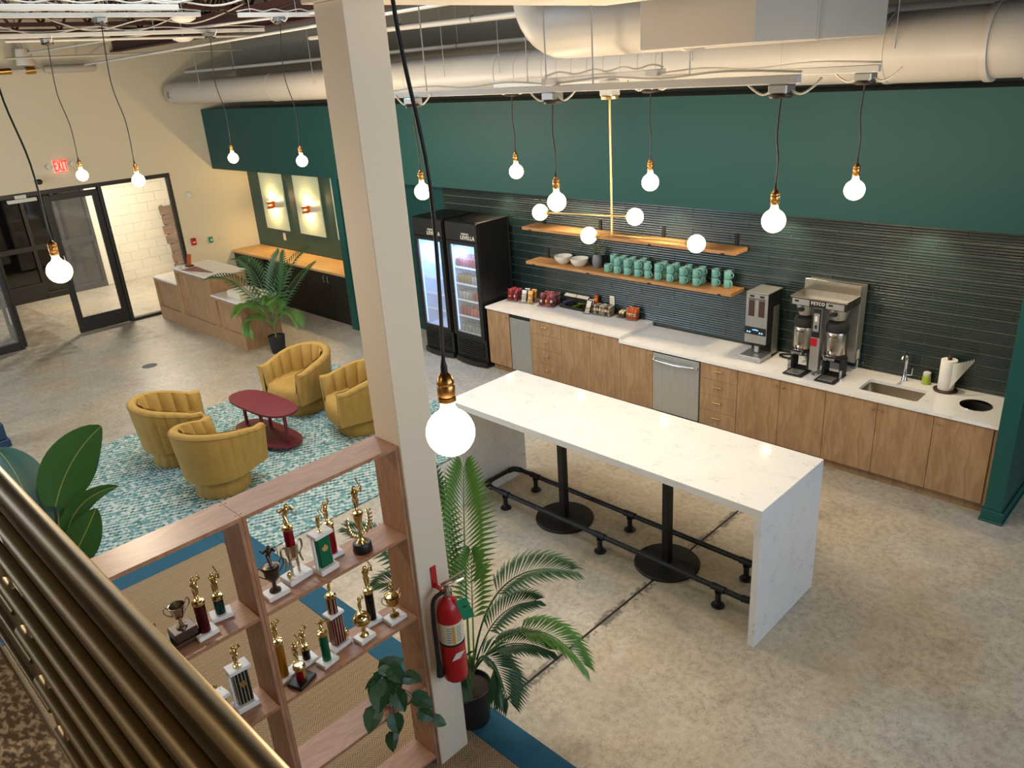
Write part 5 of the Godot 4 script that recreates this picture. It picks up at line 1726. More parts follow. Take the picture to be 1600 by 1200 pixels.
func cup_trophy(label: String, at: Vector3, total: float, metal: String, foot: String, fig: float) -> void:
	var t := thing("trophy", label, "trophy", at, 0.0)
	var h0 := 0.065 if foot == "wood_dark" else 0.024
	if foot == "wood_dark":
		obj("plinth", bb(S(), V(-0.055, 0, -0.065), V(0.055, 0.022, 0.065), 0.003), M.wood_dark, t)
		obj("plinth_block", bb(S(), V(-0.042, 0.022, -0.05), V(0.042, h0, 0.05), 0.003), M.wood_dark, t)
	else:
		slab(t, 0.08, 0.11, h0)
	var k := total - h0 - fig * 0.0
	var s := k / 0.16 if fig == 0.0 else 1.0
	obj("cup", lathe(S(), [[0, h0], [0.028 * s, h0], [0.026 * s, h0 + 0.008], [0.01 * s, h0 + 0.02 * s], [0.008 * s, h0 + 0.045 * s], [0.02 * s, h0 + 0.058 * s], [0.034 * s, h0 + 0.085 * s], [0.039 * s, h0 + 0.13 * s], [0.042 * s, h0 + 0.132 * s], [0.037 * s, h0 + 0.13 * s], [0.03 * s, h0 + 0.085 * s], [0, h0 + 0.066 * s]], 24), M[metal], t)
	for sg in [-1.0, 1.0]:
		obj("handle", tube(S(), polyline([V(0, h0 + 0.122 * s, sg * 0.038 * s), V(0, h0 + 0.15 * s, sg * 0.058 * s), V(0, h0 + 0.115 * s, sg * 0.064 * s), V(0, h0 + 0.07 * s, sg * 0.022 * s)], 5), 0.0028, 6), M[metal], t)
	if fig > 0.0:
		obj("stem", lathe(S(), [[0.03, h0 + 0.128], [0.036, h0 + 0.134], [0.02, h0 + 0.14], [0, h0 + 0.14]], 16), M[metal], t)
		figurine(t, h0 + 0.14, fig, 4 if metal == "antique_bronze" else 3, metal)

func small_figure(label: String, at: Vector3, h: float, pose: int) -> void:
	var t := thing("trophy", label, "trophy", at, 0.4)
	slab(t, 0.05, 0.1, 0.02)
	figurine(t, 0.021, h - 0.021, pose)

func tall_cup_trophy(label: String, at: Vector3) -> void:
	var t := thing("trophy", label, "trophy", at, 0.1)
	slab(t, 0.09, 0.13, 0.03)
	for z in [-0.02, 0.02]:
		obj("rod", lathe(S(), [[0.007, 0.03], [0.007, 0.13]], 10, Transform3D(Basis(), V(0, 0, z))), M.silver, t)
	obj("cup", lathe(S(), [[0, 0.1], [0.018, 0.11], [0.03, 0.135], [0.033, 0.19], [0.035, 0.195], [0, 0.194]], 20), M.silver, t)
	for sg in [-1.0, 1.0]:
		obj("handle", tube(S(), polyline([V(0, 0.185, sg * 0.033), V(0, 0.19, sg * 0.055), V(0, 0.15, sg * 0.058), V(0, 0.12, sg * 0.04), V(0, 0.07, sg * 0.05)], 5), 0.005, 6), M.silver, t)
	obj("column", lathe(S(), [[0.023, 0.195], [0.023, 0.275]], 18), M.foil_red, t)
	obj("cap", lathe(S(), [[0.026, 0.275], [0.028, 0.282], [0.018, 0.292], [0, 0.293]], 18), M.gold, t)
	figurine(t, 0.292, 0.13, 4)
	obj("side_figure", sphere(S(), V(0.02, 0.05, 0.05), V(0.012, 0.02, 0.012), 8, 6), M.gold, t)

func wreath_trophy(label: String, at: Vector3) -> void:
	var t := thing("trophy", label, "trophy", at, 0.0)
	obj("base", lathe(S(), [[0, 0], [0.048, 0], [0.05, 0.004], [0.046, 0.045], [0.042, 0.05], [0, 0.05]], 24), M.fridge_black, t)
	obj("stem", lathe(S(), [[0.03, 0.05], [0.022, 0.06], [0.01, 0.08], [0.012, 0.14], [0.024, 0.2], [0.03, 0.215], [0.012, 0.225], [0, 0.226]], 18), M.gold, t)
	for s in [-1.0, 1.0]:
		var w := S()
		var path := bez(V(0, 0.08, s * 0.01), V(0, 0.1, s * 0.075), V(0, 0.2, s * 0.062), 8)
		tube(w, path, 0.004, 6)
		for i in range(1, 9):
			for q in [-1.0, 1.0]:
				leaf_blade(w, path[i], path[i] + V(0.008 * q, 0.012, s * 0.02 * (1.0 if q > 0 else -0.6)), 0.014, Vector3.RIGHT)
		obj("wreath", w, M.gold, t)
	figurine(t, 0.226, 0.15, 2)

func black_base_trophy(label: String, at: Vector3) -> void:
	var t := thing("trophy", label, "trophy", at, 0.35)
	obj("base", bb(S(), V(-0.045, 0, -0.06), V(0.045, 0.02, 0.06), 0.004), M.fridge_black, t)
	obj("column", lathe(S(), [[0.024, 0.02], [0.024, 0.08]], 18), M.foil_red, t)
	obj("band", bb(S(), V(0.022, 0.022, -0.008), V(0.026, 0.08, 0.008)), M.gold, t)
	obj("cap", lathe(S(), [[0.028, 0.08], [0.031, 0.088], [0.031, 0.1], [0.022, 0.112], [0, 0.114]], 18), M.gold, t)

func double_trophy(label: String, at: Vector3) -> void:
	var t := thing("trophy", label, "trophy", at, 0.1)
	slab(t, 0.075, 0.12, 0.024)
	obj("lower_column", bb(S(), V(-0.03, 0.024, -0.035), V(0.03, 0.2, 0.035), 0.008), M.foil_stripe_red, t)
	slab(t, 0.07, 0.09, 0.016, 0.2)
	obj("upper_column", lathe(S(), [[0.026, 0.216], [0.026, 0.31]], 20), M.foil_stripe_red, t)
	obj("cap", lathe(S(), [[0.029, 0.31], [0.03, 0.318], [0.02, 0.328], [0, 0.329]], 18), M.gold, t)
	figurine(t, 0.328, 0.08, 1)
	obj("side_figure", sphere(S(), V(0.01, 0.055, -0.048), V(0.014, 0.03, 0.018), 8, 6), M.gold, t)

func ball_trophy(label: String, at: Vector3) -> void:
	var t := thing("trophy", label, "trophy", at, 0.1)
	slab(t, 0.075, 0.1, 0.024)
	obj("stem", lathe(S(), [[0.026, 0.024], [0.024, 0.032], [0.013, 0.045], [0.012, 0.075], [0.02, 0.085]], 18), M.gold, t)
	obj("ball", sphere(S(), V(0, 0.125, 0), V(0.046, 0.045, 0.046), 20, 12), M.gold, t)
	figurine(t, 0.168, 0.1, 1)

# ---------------------------------------------------------------- plants
func frond(parent: Node, a: Vector3, b: Vector3, c: Vector3, leaf: float, m: Material, bare := 0.35, pairs := 22, width := 0.025) -> void:
	var path := bez(a, b, c, 26)
	var st := S()
	var rad := []
	for i in path.size():
		rad.append(lerpf(0.006, 0.0018, float(i) / (path.size() - 1)) * (leaf / 0.28 + 0.4))
	tube(st, path, rad, 6)
	for i in pairs:
		var t := lerpf(bare, 0.99, float(i) / (pairs - 1))
		var k := t * (path.size() - 1)
		var k0 := mini(int(k), path.size() - 2)
		var p: Vector3 = path[k0].lerp(path[k0 + 1], k - k0)
		var d: Vector3 = (path[k0 + 1] - path[k0]).normalized()
		var side := d.cross(Vector3.UP)
		if side.length() < 0.5:
			side = V(0.7, 0, -0.7) - d * d.dot(V(0.7, 0, -0.7))
		side = side.normalized()
		var nrm := side.cross(d).normalized()
		var u := float(i) / (pairs - 1)
		var ln := leaf * (0.5 + 1.0 * sin(PI * (0.12 + 0.72 * u)) * 0.62) * (1.0 - 0.35 * pow(u, 4.0))
		for s in [-1.0, 1.0]:
			var dir: Vector3 = (side * s * lerpf(0.95, 0.45, u) + d * lerpf(0.55, 1.0, u) + nrm * 0.18).normalized()
			var mid: Vector3 = p + dir * ln * 0.55
			var tip: Vector3 = p + dir * ln + V(0, -1, 0) * ln * 0.22
			var w: Vector3 = dir.cross(nrm).normalized() * width * 0.5
			var up := nrm * width * 0.22
			st.set_smooth_group(-1)
			# a folded strip: base, widest part, tip
			tri(st, p, mid + w + up, mid, nrm); tri(st, p, mid, mid - w + up, nrm)
			tri(st, mid, mid + w + up, tip, nrm); tri(st, mid, tip, mid - w + up, nrm)
	obj("frond", st, m, parent)

func pot(parent: Node, r: float, h: float, m: Material) -> void:
	obj("pot", lathe(S(), [[0, 0], [r * 0.78, 0], [r * 0.8, 0.006], [r * 0.97, h - 0.02], [r, h - 0.018], [r, h], [r * 0.95, h], [r * 0.93, h - 0.03], [0, h - 0.031]], 28), m, parent)
	obj("soil", lathe(S(), [[r * 0.92, h - 0.03], [r * 0.6, h - 0.02], [0, h - 0.016]], 18), M.soil, parent)

func build_plants() -> void:
	var t := thing("potted_palm", "potted palm with spreading green fronds behind the fire extinguisher", "plant", V(-1.72, 0.026, 5.07))
	pot(t, 0.14, 0.27, M.pot_black)
	var o := t.position
	var st := S()
	for k in [[V(0.02, 0.2, 0.02), V(0.03, 0.34, 0.0), V(0.04, 0.5, -0.02)], [V(-0.03, 0.2, 0.0), V(0.0, 0.36, 0.0), V(0.0, 0.52, 0.01)]]:
		tube(st, polyline(k, 4), [0.02, 0.02, 0.019, 0.018, 0.017, 0.016, 0.015, 0.014, 0.012], 8)
	obj("stem", st, M.palm_stem, t)
	var L: StandardMaterial3D = M.leaf_palm
	var K: StandardMaterial3D = M.leaf_palm_dark
	for f in [
		[V(-1.68, 0.47, 5.08), V(-1.86, 1.05, 4.9), V(-1.94, 1.62, 4.76), 0.27, L, 0.4, 28],
		[V(-1.7, 0.5, 5.08), V(-1.98, 1.1, 4.98), V(-2.16, 1.58, 4.86), 0.22, K, 0.38, 25],
		[V(-1.67, 0.5, 5.05), V(-1.72, 1.12, 4.82), V(-1.38, 0.97, 4.48), 0.24, K, 0.42, 25],
		[V(-1.66, 0.5, 5.04), V(-1.66, 0.82, 4.86), V(-1.49, 0.81, 4.69), 0.19, K, 0.3, 20],
		[V(-1.65, 0.47, 5.05), V(-1.48, 0.86, 4.7), V(-1.19, 0.44, 4.6), 0.22, L, 0.4, 25],
		[V(-1.65, 0.44, 5.08), V(-1.62, 0.72, 4.98), V(-1.47, 0.26, 4.98), 0.24, K, 0.28, 24],
		[V(-1.68, 0.44, 5.1), V(-2.12, 1.15, 5.06), V(-2.41, 1.27, 5.32), 0.2, K, 0.42, 24],
		[V(-1.68, 0.47, 5.08), V(-2.05, 1.05, 5.08), V(-2.24, 0.92, 5.3), 0.19, K, 0.42, 22],
		[V(-1.66, 0.44, 5.08), V(-1.74, 0.7, 5.1), V(-1.64, 0.42, 5.22), 0.18, K, 0.3, 18],
		[V(-1.65, 0.45, 5.07), V(-1.58, 0.68, 4.9), V(-1.37, 0.53, 4.72), 0.19, K, 0.35, 22],
		[V(-1.66, 0.5, 5.06), V(-1.75, 0.9, 4.95), V(-1.78, 1.15, 4.9), 0.18, L, 0.35, 18]]:
		frond(t, f[0] - o, f[1] - o, f[2] - o, f[3], f[4], f[5], f[6])
	t = thing("potted_palm", "potted palm in black pot between reception desk and mustard chair", "plant", V(-9.38, 0.001, 2.02))
	pot(t, 0.13, 0.27, M.pot_black)
	obj("stem", tube(S(), [V(0.0, 0.24, 0), V(0.01, 0.36, 0.01), V(0.0, 0.5, 0)], [0.018, 0.016, 0.012], 8), M.palm_stem, t)
	obj("stem", tube(S(), [V(0.03, 0.24, 0.02), V(0.03, 0.38, 0.02), V(0.05, 0.5, 0)], [0.012, 0.011, 0.009], 8), M.palm_stem, t)
	o = V(-9.29, 0.0, 2.07)
	for f in [
		[V(-9.80, 1.25, 2.15), V(-10.2, 1.13, 2.53), 0.3], [V(-9.45, 1.2, 1.77), V(-9.22, 1.45, 1.36), 0.3], [V(-9.25, 0.95, 1.72), V(-9.05, 1.24, 1.40), 0.3],
		[V(-9.61, 0.95, 2.12), V(-9.8, 0.62, 2.4), 0.25], [V(-9.25, 0.75, 1.88), V(-8.98, 0.48, 1.87), 0.25], [V(-9.68, 1.3, 1.94), V(-9.95, 1.36, 2.1), 0.3],
		[V(-9.48, 1.0, 1.89), V(-9.5, 1.42, 1.66), 0.28], [V(-9.5, 0.75, 2.3), V(-9.44, 0.4, 2.42), 0.24], [V(-9.33, 0.9, 1.85), V(-9.1, 0.85, 2.2), 0.24], [V(-9.4, 0.9, 2.3), V(-9.35, 0.75, 2.55), 0.24]]:
		frond(t, V(0.02, 0.42, 0.01), f[0] - o, f[1] - o, f[2], K if f[1].y > 1.0 else L, 0.2, 22, 0.034)
	# bird of paradise with wide paddle leaves
	t = thing("broad_leaf_plant", "tall potted plant with broad paddle leaves behind the stair rail", "plant", V(-4.86, 0.026, 6.5))
	pot(t, 0.17, 0.32, M.pot_black)
	o = t.position
	var lv := [
		[V(-4.83, 0.45, 6.46), V(-4.90, 0.98, 6.33), V(-4.93, 1.32, 6.16), V(-4.77, 1.53, 5.9), 0.42, "leaf_bird"],
		[V(-4.83, 0.45, 6.47), V(-4.93, 0.72, 6.36), V(-4.99, 0.95, 6.3), V(-5.06, 1.16, 6.22), 0.28, "leaf_bird"],
		[V(-4.80, 0.42, 6.45), V(-4.80, 0.72, 6.36), V(-4.84, 1.05, 6.22), V(-4.58, 1.10, 5.95), 0.16, "leaf_bird"],
		[V(-4.80, 0.42, 6.45), V(-4.73, 0.56, 6.40), V(-4.68, 0.74, 6.27), V(-4.66, 0.96, 6.12), 0.3, "leaf_bird"],
		[V(-4.86, 0.45, 6.5), V(-5.0, 0.95, 6.48), V(-5.1, 1.25, 6.44), V(-5.34, 1.40, 6.5), 0.4, "leaf_bird_blue"],
		[V(-4.88, 0.45, 6.5), V(-4.96, 0.85, 6.44), V(-5.03, 1.1, 6.38), V(-5.2, 1.24, 6.42), 0.36, "leaf_bird_blue"]]
	for l in lv:
		var a: Vector3 = l[0] - o
		var b: Vector3 = l[1] - o
		st = tube(S(), bez(a - V(0, 0.2, 0), a.lerp(b, 0.6), b, 8), 0.007, 6)
		obj("stem", st, M.stem_dark, t)
		var path := bez(b, l[2] - o, l[3] - o, 14)
		st = S()
		smooth_id += 1
		st.set_smooth_group(smooth_id)
		var cols := []
		var ups := []
		for i in path.size():
			var u := float(i) / (path.size() - 1)
			var d: Vector3 = (path[mini(i + 1, path.size() - 1)] - path[maxi(i - 1, 0)]).normalized()
			var facing := V(0.8, 0.5, 0.1).normalized()
			var s := d.cross(facing).normalized()
			var nn := s.cross(d).normalized()
			var w: float = l[4] * 0.5 * pow(sin(PI * clampf(0.06 + 0.93 * u, 0, 1)), 0.6) * (1.0 - 0.25 * u)
			var rowp := []
			for j in 7:
				var q := (j - 3) / 3.0
				rowp.append(path[i] + s * w * q + nn * (0.035 * absf(q) - 0.02 * q * q))
			cols.append(rowp)
			ups.append(nn)
		for i in path.size() - 1:
			for j in 6:
				quad(st, cols[i][j], cols[i][j + 1], cols[i + 1][j + 1], cols[i + 1][j], ups[i])
		var lf := obj("leaf", st, M[l[5]], t)
		obj("midrib", tube(S(), path, 0.005, 5), M.leaf_rib, lf)
	# trailing plant in a white pot on the bookcase
	t = thing("trailing_plant", "dark green trailing plant in a white pot on the bookcase", "plant", V(-1.69, 0.6115, 5.66))
	obj("pot", lathe(S(), [[0, 0], [0.035, 0], [0.05, 0.02], [0.06, 0.06], [0.058, 0.09], [0.053, 0.09], [0.05, 0.075], [0, 0.074]], 24), M.white_ceramic, t)
	var heart := PackedVector2Array([Vector2(0, -0.45), Vector2(0.22, -0.5), Vector2(0.42, -0.3), Vector2(0.42, 0.0), Vector2(0.26, 0.32), Vector2(0, 0.6), Vector2(-0.26, 0.32), Vector2(-0.42, 0.0), Vector2(-0.42, -0.3), Vector2(-0.22, -0.5)])
	var rg := RandomNumberGenerator.new()
	rg.seed = 4
	var spots := []
	for i in 15:
		var a := rg.randf() * TAU
		var r := rg.randf_range(0.03, 0.16)
		spots.append([V(cos(a) * r * 0.8 + 0.01, 0.1 + rg.randf() * 0.14 - r * 0.35, sin(a) * r * 1.15 + 0.02), rg.randf_range(0.1, 0.14)])
	spots.append_array([[V(0.12, -0.03, 0.06), 0.11], [V(0.11, -0.14, 0.09), 0.1], [V(0.13, 0.0, -0.12), 0.13], [V(0.12, -0.12, -0.14), 0.1], [V(0.15, -0.2, -0.2), 0.09], [V(0.08, 0.06, 0.17), 0.13]])
	for s in spots:
		var c: Vector3 = s[0]
		var L2: float = s[1]
		var out := V(c.x + 0.4, 0.75, c.z + 0.3).normalized()
		out = (out + V(rg.randf_range(-0.5, 0.5), rg.randf_range(-0.2, 0.4), rg.randf_range(-0.5, 0.5))).normalized()
		var dn := (V(c.x, -0.05, c.z).normalized() + V(0, -0.6, 0)).normalized()
		dn = (dn - out * dn.dot(out)).normalized()
		var sd := dn.cross(out)
		var lf := S()
		for i in heart.size():
			var p := heart[i] * L2
			var q := heart[(i + 1) % heart.size()] * L2
			var A := c + sd * p.x + dn * p.y + out * (0.25 * absf(p.x) - p.y * p.y * 2.0)
			var B := c + sd * q.x + dn * q.y + out * (0.25 * absf(q.x) - q.y * q.y * 2.0)
			tri(lf, c, A, B, out)
		obj("leaf", lf, M.leaf_pothos, t)
		obj("stem", tube(S(), bez(V(0, 0.08, 0), V(c.x * 0.5, maxf(c.y, 0.1) + 0.03, c.z * 0.5), c - dn * L2 * 0.4, 5), 0.0016, 4), M.stem_dark, t)

# ---------------------------------------------------------------- stair landing rail
func build_railing() -> void:
	var o := room("floor_mezzanine")
	obj("slab", bb(S(), V(-5.4, 1.75, 7.2), V(5.0, 1.99, 11.5)), M.white_paint, o)
	obj("carpet", bb(S(), V(-5.4, 1.99, 7.215), V(5.0, 2.0, 11.5)), M.carpet, o)
	var ll := thing("landing_light", "square ceiling light over the carpeted landing", "light", V(-1.2, 4.6, 9.4))
	obj("frame", bx(S(), V(0, 0.02, 0), V(1.24, 0.05, 0.64), 0.006), M.white_plastic, ll)
	obj("lens", bx(S(), V(0, -0.008, 0), V(1.16, 0.006, 0.56), 0.001), M.globe_glow, ll)
	obj("hanger_rod", tube(S(), [V(0, 0.04, 0), V(0, 0.7, 0)], 0.006, 6), M.galvanized, ll)
	area(V(-1.2, 4.56, 9.4), V(0, -1, 0), Vector2(1.16, 0.56), LANDING, WARM)
	var r := thing("guard_rail", "dark bronze guard rail with thick top tube and thin rods", "railing", V(0, 2.0, 7.193))
	obj("top_rail", tube(S(), [V(-2.9, 1.078, 0), V(2.2, 1.078, 0)], 0.021, 24), M.rail_bronze, r)
	for y in [0.93, 0.775, 0.605, 0.44, 0.257, 0.06]:
		obj("rod", tube(S(), [V(-1.04, y, 0.012), V(2.2, y, 0.012)], 0.0165, 16), M.rail_bronze, r)
		obj("rod", tube(S(), [V(-2.9, y, 0.0), V(-1.15, y, 0.0)], 0.009, 12), M.rail_bronze, r)
		obj("rod_end", sphere(S(), V(-1.04, y, 0.012), V(0.012, 0.0165, 0.0165), 14, 8), M.rail_bronze, r)
	obj("infill_panel", bb(S(), V(-0.98, 0.0, -0.02), V(2.2, 1.0, -0.012), 0.001), M.rail_sheet, r)
	obj("infill_panel", bb(S(), V(-2.9, 0.0, -0.02), V(-1.14, 1.0, -0.012), 0.001), M.rail_sheet, r)
	for x in [-1.05, 2.1]:
		obj("post", bb(S(), V(x - 0.025, 0.0, -0.045), V(x + 0.025, 1.06, -0.024), 0.003), M.black_metal, r)
		obj("post_plate", bb(S(), V(x - 0.1, 0.0, -0.012), V(x - 0.035, 1.06, 0.0), 0.003), M.rail_bronze, r)

# ---------------------------------------------------------------- ducts, joists, conduits
func build_ceiling() -> void:
	# main round duct along the kitchen wall
	var d := thing("round_duct", "long cream painted round duct above the green bulkhead", "duct", V(0, 0, 0))
	var ay := 3.79
	var az := 1.2
	var sect := [[-13.0, -9.6, 0.188], [-9.6, -6.4, 0.196], [-6.4, -4.9, 0.204], [-4.9, -2.9, 0.21], [-2.9, -1.75, 0.218], [-1.75, -1.0, 0.228], [-1.0, -0.35, 0.236]]
	for s in sect:
		obj("duct_section", tube(S(), [V(s[0], ay, az), V(s[1] - 0.002, ay, az)], s[2], 40), M.duct_paint, d)
		obj("seam", tube(S(), [V(s[1] - 0.02, ay, az), V(s[1] + 0.02, ay, az)], s[2] + 0.012, 40), M.duct_paint, d)
	obj("end_cap", sphere(S(), V(-13.0, ay, az), V(0.1, 0.187, 0.187), 24, 12), M.duct_paint, d)
	# fine ribs of the spiral seam over the island
	for k in 9:
		obj("rib", tube(S(), [V(-4.6 + k * 0.19, ay, az), V(-4.592 + k * 0.19, ay, az)], 0.2135, 36), M.duct_paint, d)
	# elbow turning back over the wall
	var el := []
	for i in 13:
		var a := PI / 2 * i / 12.0
		el.append(V(-0.35 + 0.75 * sin(a), ay + 0.01, az - 0.75 * (1.0 - cos(a))))
	obj("elbow", tube(S(), el, 0.236, 40), M.duct_paint, d)
	obj("duct_section", tube(S(), [V(0.4, ay + 0.01, 0.45), V(0.4, ay + 0.01, -4.4)], 0.236, 40), M.duct_paint, d)
	for k in [2, 5, 8, 11]:
		obj("seam", tube(S(), [el[k], el[k] + (el[k + 1] - el[k]).normalized() * 0.02], 0.245, 40), M.duct_paint, d)
	obj("register", bx(S(), V(-0.19, ay + 0.02, az + 0.165), V(0.15, 0.16, 0.05), 0.004, Basis(Vector3.UP, 0.15)), M.duct_paint, d)
	obj("register_face", bx(S(), V(-0.187, ay + 0.02, az + 0.192), V(0.12, 0.13, 0.006), 0.001, Basis(Vector3.UP, 0.15)), M.galvanized, d)
	obj("register", bx(S(), V(-12.85, ay - 0.02, az + 0.18), V(0.16, 0.16, 0.03), 0.004), M.duct_paint, d)
	obj("register_face", bx(S(), V(-12.85, ay - 0.02, az + 0.197), V(0.12, 0.12, 0.006), 0.001), M.galvanized, d)
	for x in [-11.5, -8.2, -5.6, -4.75, -2.5, -0.9]:
		obj("hanger_strap", tube(S(), [V(x, ay, az + 0.24), V(x, 5.3, az + 0.24)], 0.004, 5), M.galvanized, d)
	# box duct with a round branch
	var b := thing("box_duct", "large cream rectangular duct hanging over the island", "duct", V(0, 0, 0))
	obj("box", bb(S(), V(-1.685, 3.879, 1.5), V(-0.948, 4.47, 3.3), 0.004), M.duct_paint, b)
	obj("flange", bb(S(), V(-1.7, 3.872, 2.55), V(-0.94, 4.475, 2.562), 0.002), M.duct_paint, b)
	var rb := []
	for i in 9:
		var a := PI / 2 * i / 8.0
		rb.append(V(-2.72 - 0.25 * sin(a), 4.07 + 0.25 * (1 - cos(a)), 2.75))
	obj("round_branch", tube(S(), [V(-1.685, 4.07, 2.75), V(-2.72, 4.07, 2.75)] + rb.slice(1) + [V(-2.97, 5.25, 2.75)], 0.2, 36), M.duct_paint, b)
	obj("collar", tube(S(), [V(-1.69, 4.07, 2.75), V(-1.73, 4.07, 2.75)], 0.207, 36), M.duct_paint, b)
	# open web joists along z on girders along x
	for k in 12:
		var x := -12.6 + k * 1.2
		var j := thing("roof_joist", "dark red open web steel roof joist over the hall", "joist", V(x, 0, 0), 0, "open web roof joists")
		var c := S()
		for s in [-1, 1]:
			bar(c, V(s * 0.025, 4.78, -0.1), V(s * 0.025, 4.78, 11.4), 0.035, 0.05)
			bar(c, V(s * 0.025, 5.26, -0.1), V(s * 0.025, 5.26, 11.4), 0.035, 0.05)
		obj("chords", c, M.joist_red, j)
		var w := S()
		var n := 19
		for i in n:
			var z0 := -0.1 + 11.5 * i / n
			var z1 := -0.1 + 11.5 * (i + 0.5) / n
			var z2 := -0.1 + 11.5 * (i + 1) / n
			tube(w, [V(0, 4.78, z0), V(0, 5.26, z1)], 0.02, 6)
			tube(w, [V(0, 5.26, z1), V(0, 4.78, z2)], 0.02, 6)
		obj("web", w, M.joist_red, j)
	for z in [1.95, 6.2]:
		var g := thing("steel_girder", "dark red steel girder %s" % ("running over the duct side of the hall" if z < 3 else "running over the column"), "girder", V(0, 0, z))
		obj("web", bb(S(), V(-13.3, 4.5, -0.008), V(4.9, 4.74, 0.008)), M.joist_red, g)
		obj("flange", bb(S(), V(-13.3, 4.485, -0.075), V(4.9, 4.5, 0.075)), M.joist_red, g)
		obj("flange", bb(S(), V(-13.3, 4.74, -0.075), V(4.9, 4.752, 0.075)), M.joist_red, g)
	# white strut channels, conduits and cables
	var strut := func(a: Vector3, e: Vector3, label: String) -> void:
		var t := thing("strut_channel", label, "strut", Vector3.ZERO)
		obj("channel", bar(S(), a, e, 0.041, 0.041, 0.003), M.strut_white, t)
		for u in ([0.02, 0.98] if absf(a.z - e.z) < 1.29 and absf(a.z - e.z) > 1.2 else [0.12, 0.6]):
			var p := a.lerp(e, u)
			obj("hanger_rod", tube(S(), [p, V(p.x, 5.3, p.z)], 0.005, 5), M.galvanized, t)
		# a slack cable clipped along the strut
		var pts := []
		for i in 9:
			var q := a.lerp(e, i / 8.0)
			pts.append(q + V(0.01 * sin(i * 2.7), 0.032 + (0.02 if i % 2 else 0.0), 0.012 * cos(i * 1.9)))
		obj("cable", tube(S(), polyline(pts, 4), 0.006, 6), M.cable_white, t)
	strut.call(V(-3.75, 3.7, 3.57), V(-0.55, 3.7, 3.57), "white strut channel carrying the pendants over the near island edge")
	strut.call(V(-3.75, 3.7, 2.5), V(-0.58, 3.7, 2.5), "white strut channel carrying the pendants over the far island edge")
	strut.call(V(-7.0, 4.53, 5.6), V(-7.0, 4.53, 3.4), "white strut channel over the lounge chairs")
	strut.call(V(-8.4, 4.45, 5.3), V(-8.08, 4.45, 2.1), "white strut channel nearest the reception palm")
	strut.call(V(-6.6, 4.49, 3.2), V(-6.6, 4.49, 2.1), "short white strut channel beside the column")
	strut.call(V(-5.3, 4.44, 5.8), V(-5.3, 4.44, 4.4), "white strut channel high over the bookcase side")
	strut.call(V(-2.125, 3.742, 2.4), V(-2.125, 3.742, 3.68), "short white cross strut holding the brass chandelier")
	var pipes := [
		[[V(-13.2, 4.12, 0.85), V(-4.2, 4.1, 0.85)], 0.024, "white sprinkler pipe running behind the round duct"],
		[[V(-13.2, 4.3, 2.6), V(-6.2, 4.38, 2.35), V(-3.2, 4.42, 2.2)], 0.016, "white conduit crossing the hall under the girder"],
		[[V(-13.2, 4.5, 3.4), V(-9.0, 4.5, 3.0), V(-5.8, 4.5, 2.2)], 0.014, "long white conduit sloping toward the column"],
		[[V(-9.3, 4.46, 4.6), V(-9.4, 4.46, 1.4)], 0.016, "white conduit along the reception side joist"],
		[[V(-12.1, 4.4, 3.9), V(-12.1, 4.4, 0.3)], 0.016, "white conduit close to the entrance wall"],
		[[V(-8.2, 4.35, 1.4), V(-4.0, 4.28, 1.75)], 0.03, "thick white pipe beside the round duct"],
		[[V(-1.9, 4.08, 0.3), V(1.0, 4.05, 0.3)], 0.035, "white pipe over the bulkhead by the box duct"],
		[[V(-1.02, 3.6, 0.25), V(-1.02, 5.3, 0.25)], 0.04, "white riser pipe behind the round duct"]]
	for p in pipes:
		var t := thing("ceiling_pipe", p[2], "pipe", Vector3.ZERO)
		obj("pipe", tube(S(), p[0], p[1], 12), M.strut_white, t)
		var a: Vector3 = p[0][0]
		var e: Vector3 = p[0][p[0].size() - 1]
		for u in [0.2, 0.5, 0.8]:
			var q := a.lerp(e, u)
			if absf(a.x - e.x) > 0.5 and p[0].size() == 2:
				obj("clevis", tube(S(), ring(q, p[1] + 0.008, Basis(Vector3.UP, PI / 2), 12), 0.004, 5), M.galvanized, t)
				obj("hanger_rod", tube(S(), [q + V(0, p[1], 0), V(q.x, 5.3, q.z)], 0.004, 5), M.galvanized, t)
	# loose loops of cable in the joists
	for k in 7:
		var x := -11.8 + k * 1.05
		var z := 3.6 - k * 0.25 + (1.2 if k > 3 else 0.0)
		var t := thing("loose_cable", "loose pale cable looping between the roof joists", "cable", Vector3.ZERO, 0, "loose cables in the joists")
		obj("cable", tube(S(), polyline([V(x, 4.72, z + 0.9), V(x + 0.3, 4.62 - 0.03 * (k % 3), z + 0.5), V(x + 0.7, 4.65, z), V(x + 1.1, 4.57, z - 0.4), V(x + 1.6, 4.73, z - 0.8)], 6), 0.009, 6), M.cable_white if k % 3 else M.cord_black, t)
	for k in [[V(-8.9, 4.38, 2.75), "white saucer shaped smoke detector under the conduits"], [V(-7.6, 4.5, 3.3), "white saucer shaped light fitting high over the chairs"]]:
		var t := thing("ceiling_sensor", k[1], "sensor", k[0])
		obj("dish", lathe(S(), [[0, 0], [0.06, 0.004], [0.12, 0.03], [0.13, 0.05], [0.05, 0.06], [0, 0.06]], 24), M.strut_white, t)
		obj("stem", tube(S(), [V(0, 0.06, 0), V(0, 0.8, 0)], 0.008, 6), M.galvanized, t)
	var fd := thing("floor_drain", "round metal floor drain cover in front of the reception desk", "drain", V(-10.55, 0.0, 3.55))
	obj("cover", lathe(S(), [[0.11, 0.0], [0.11, 0.002], [0.1, 0.004], [0, 0.004]], 24), M.print_grey, fd)
	# valve assembly and bell on the entrance wall
	var va := thing("sprinkler_valve", "white sprinkler valve pipe with brass fittings under the ceiling", "valve", V(-12.95, 4.26, 2.9))
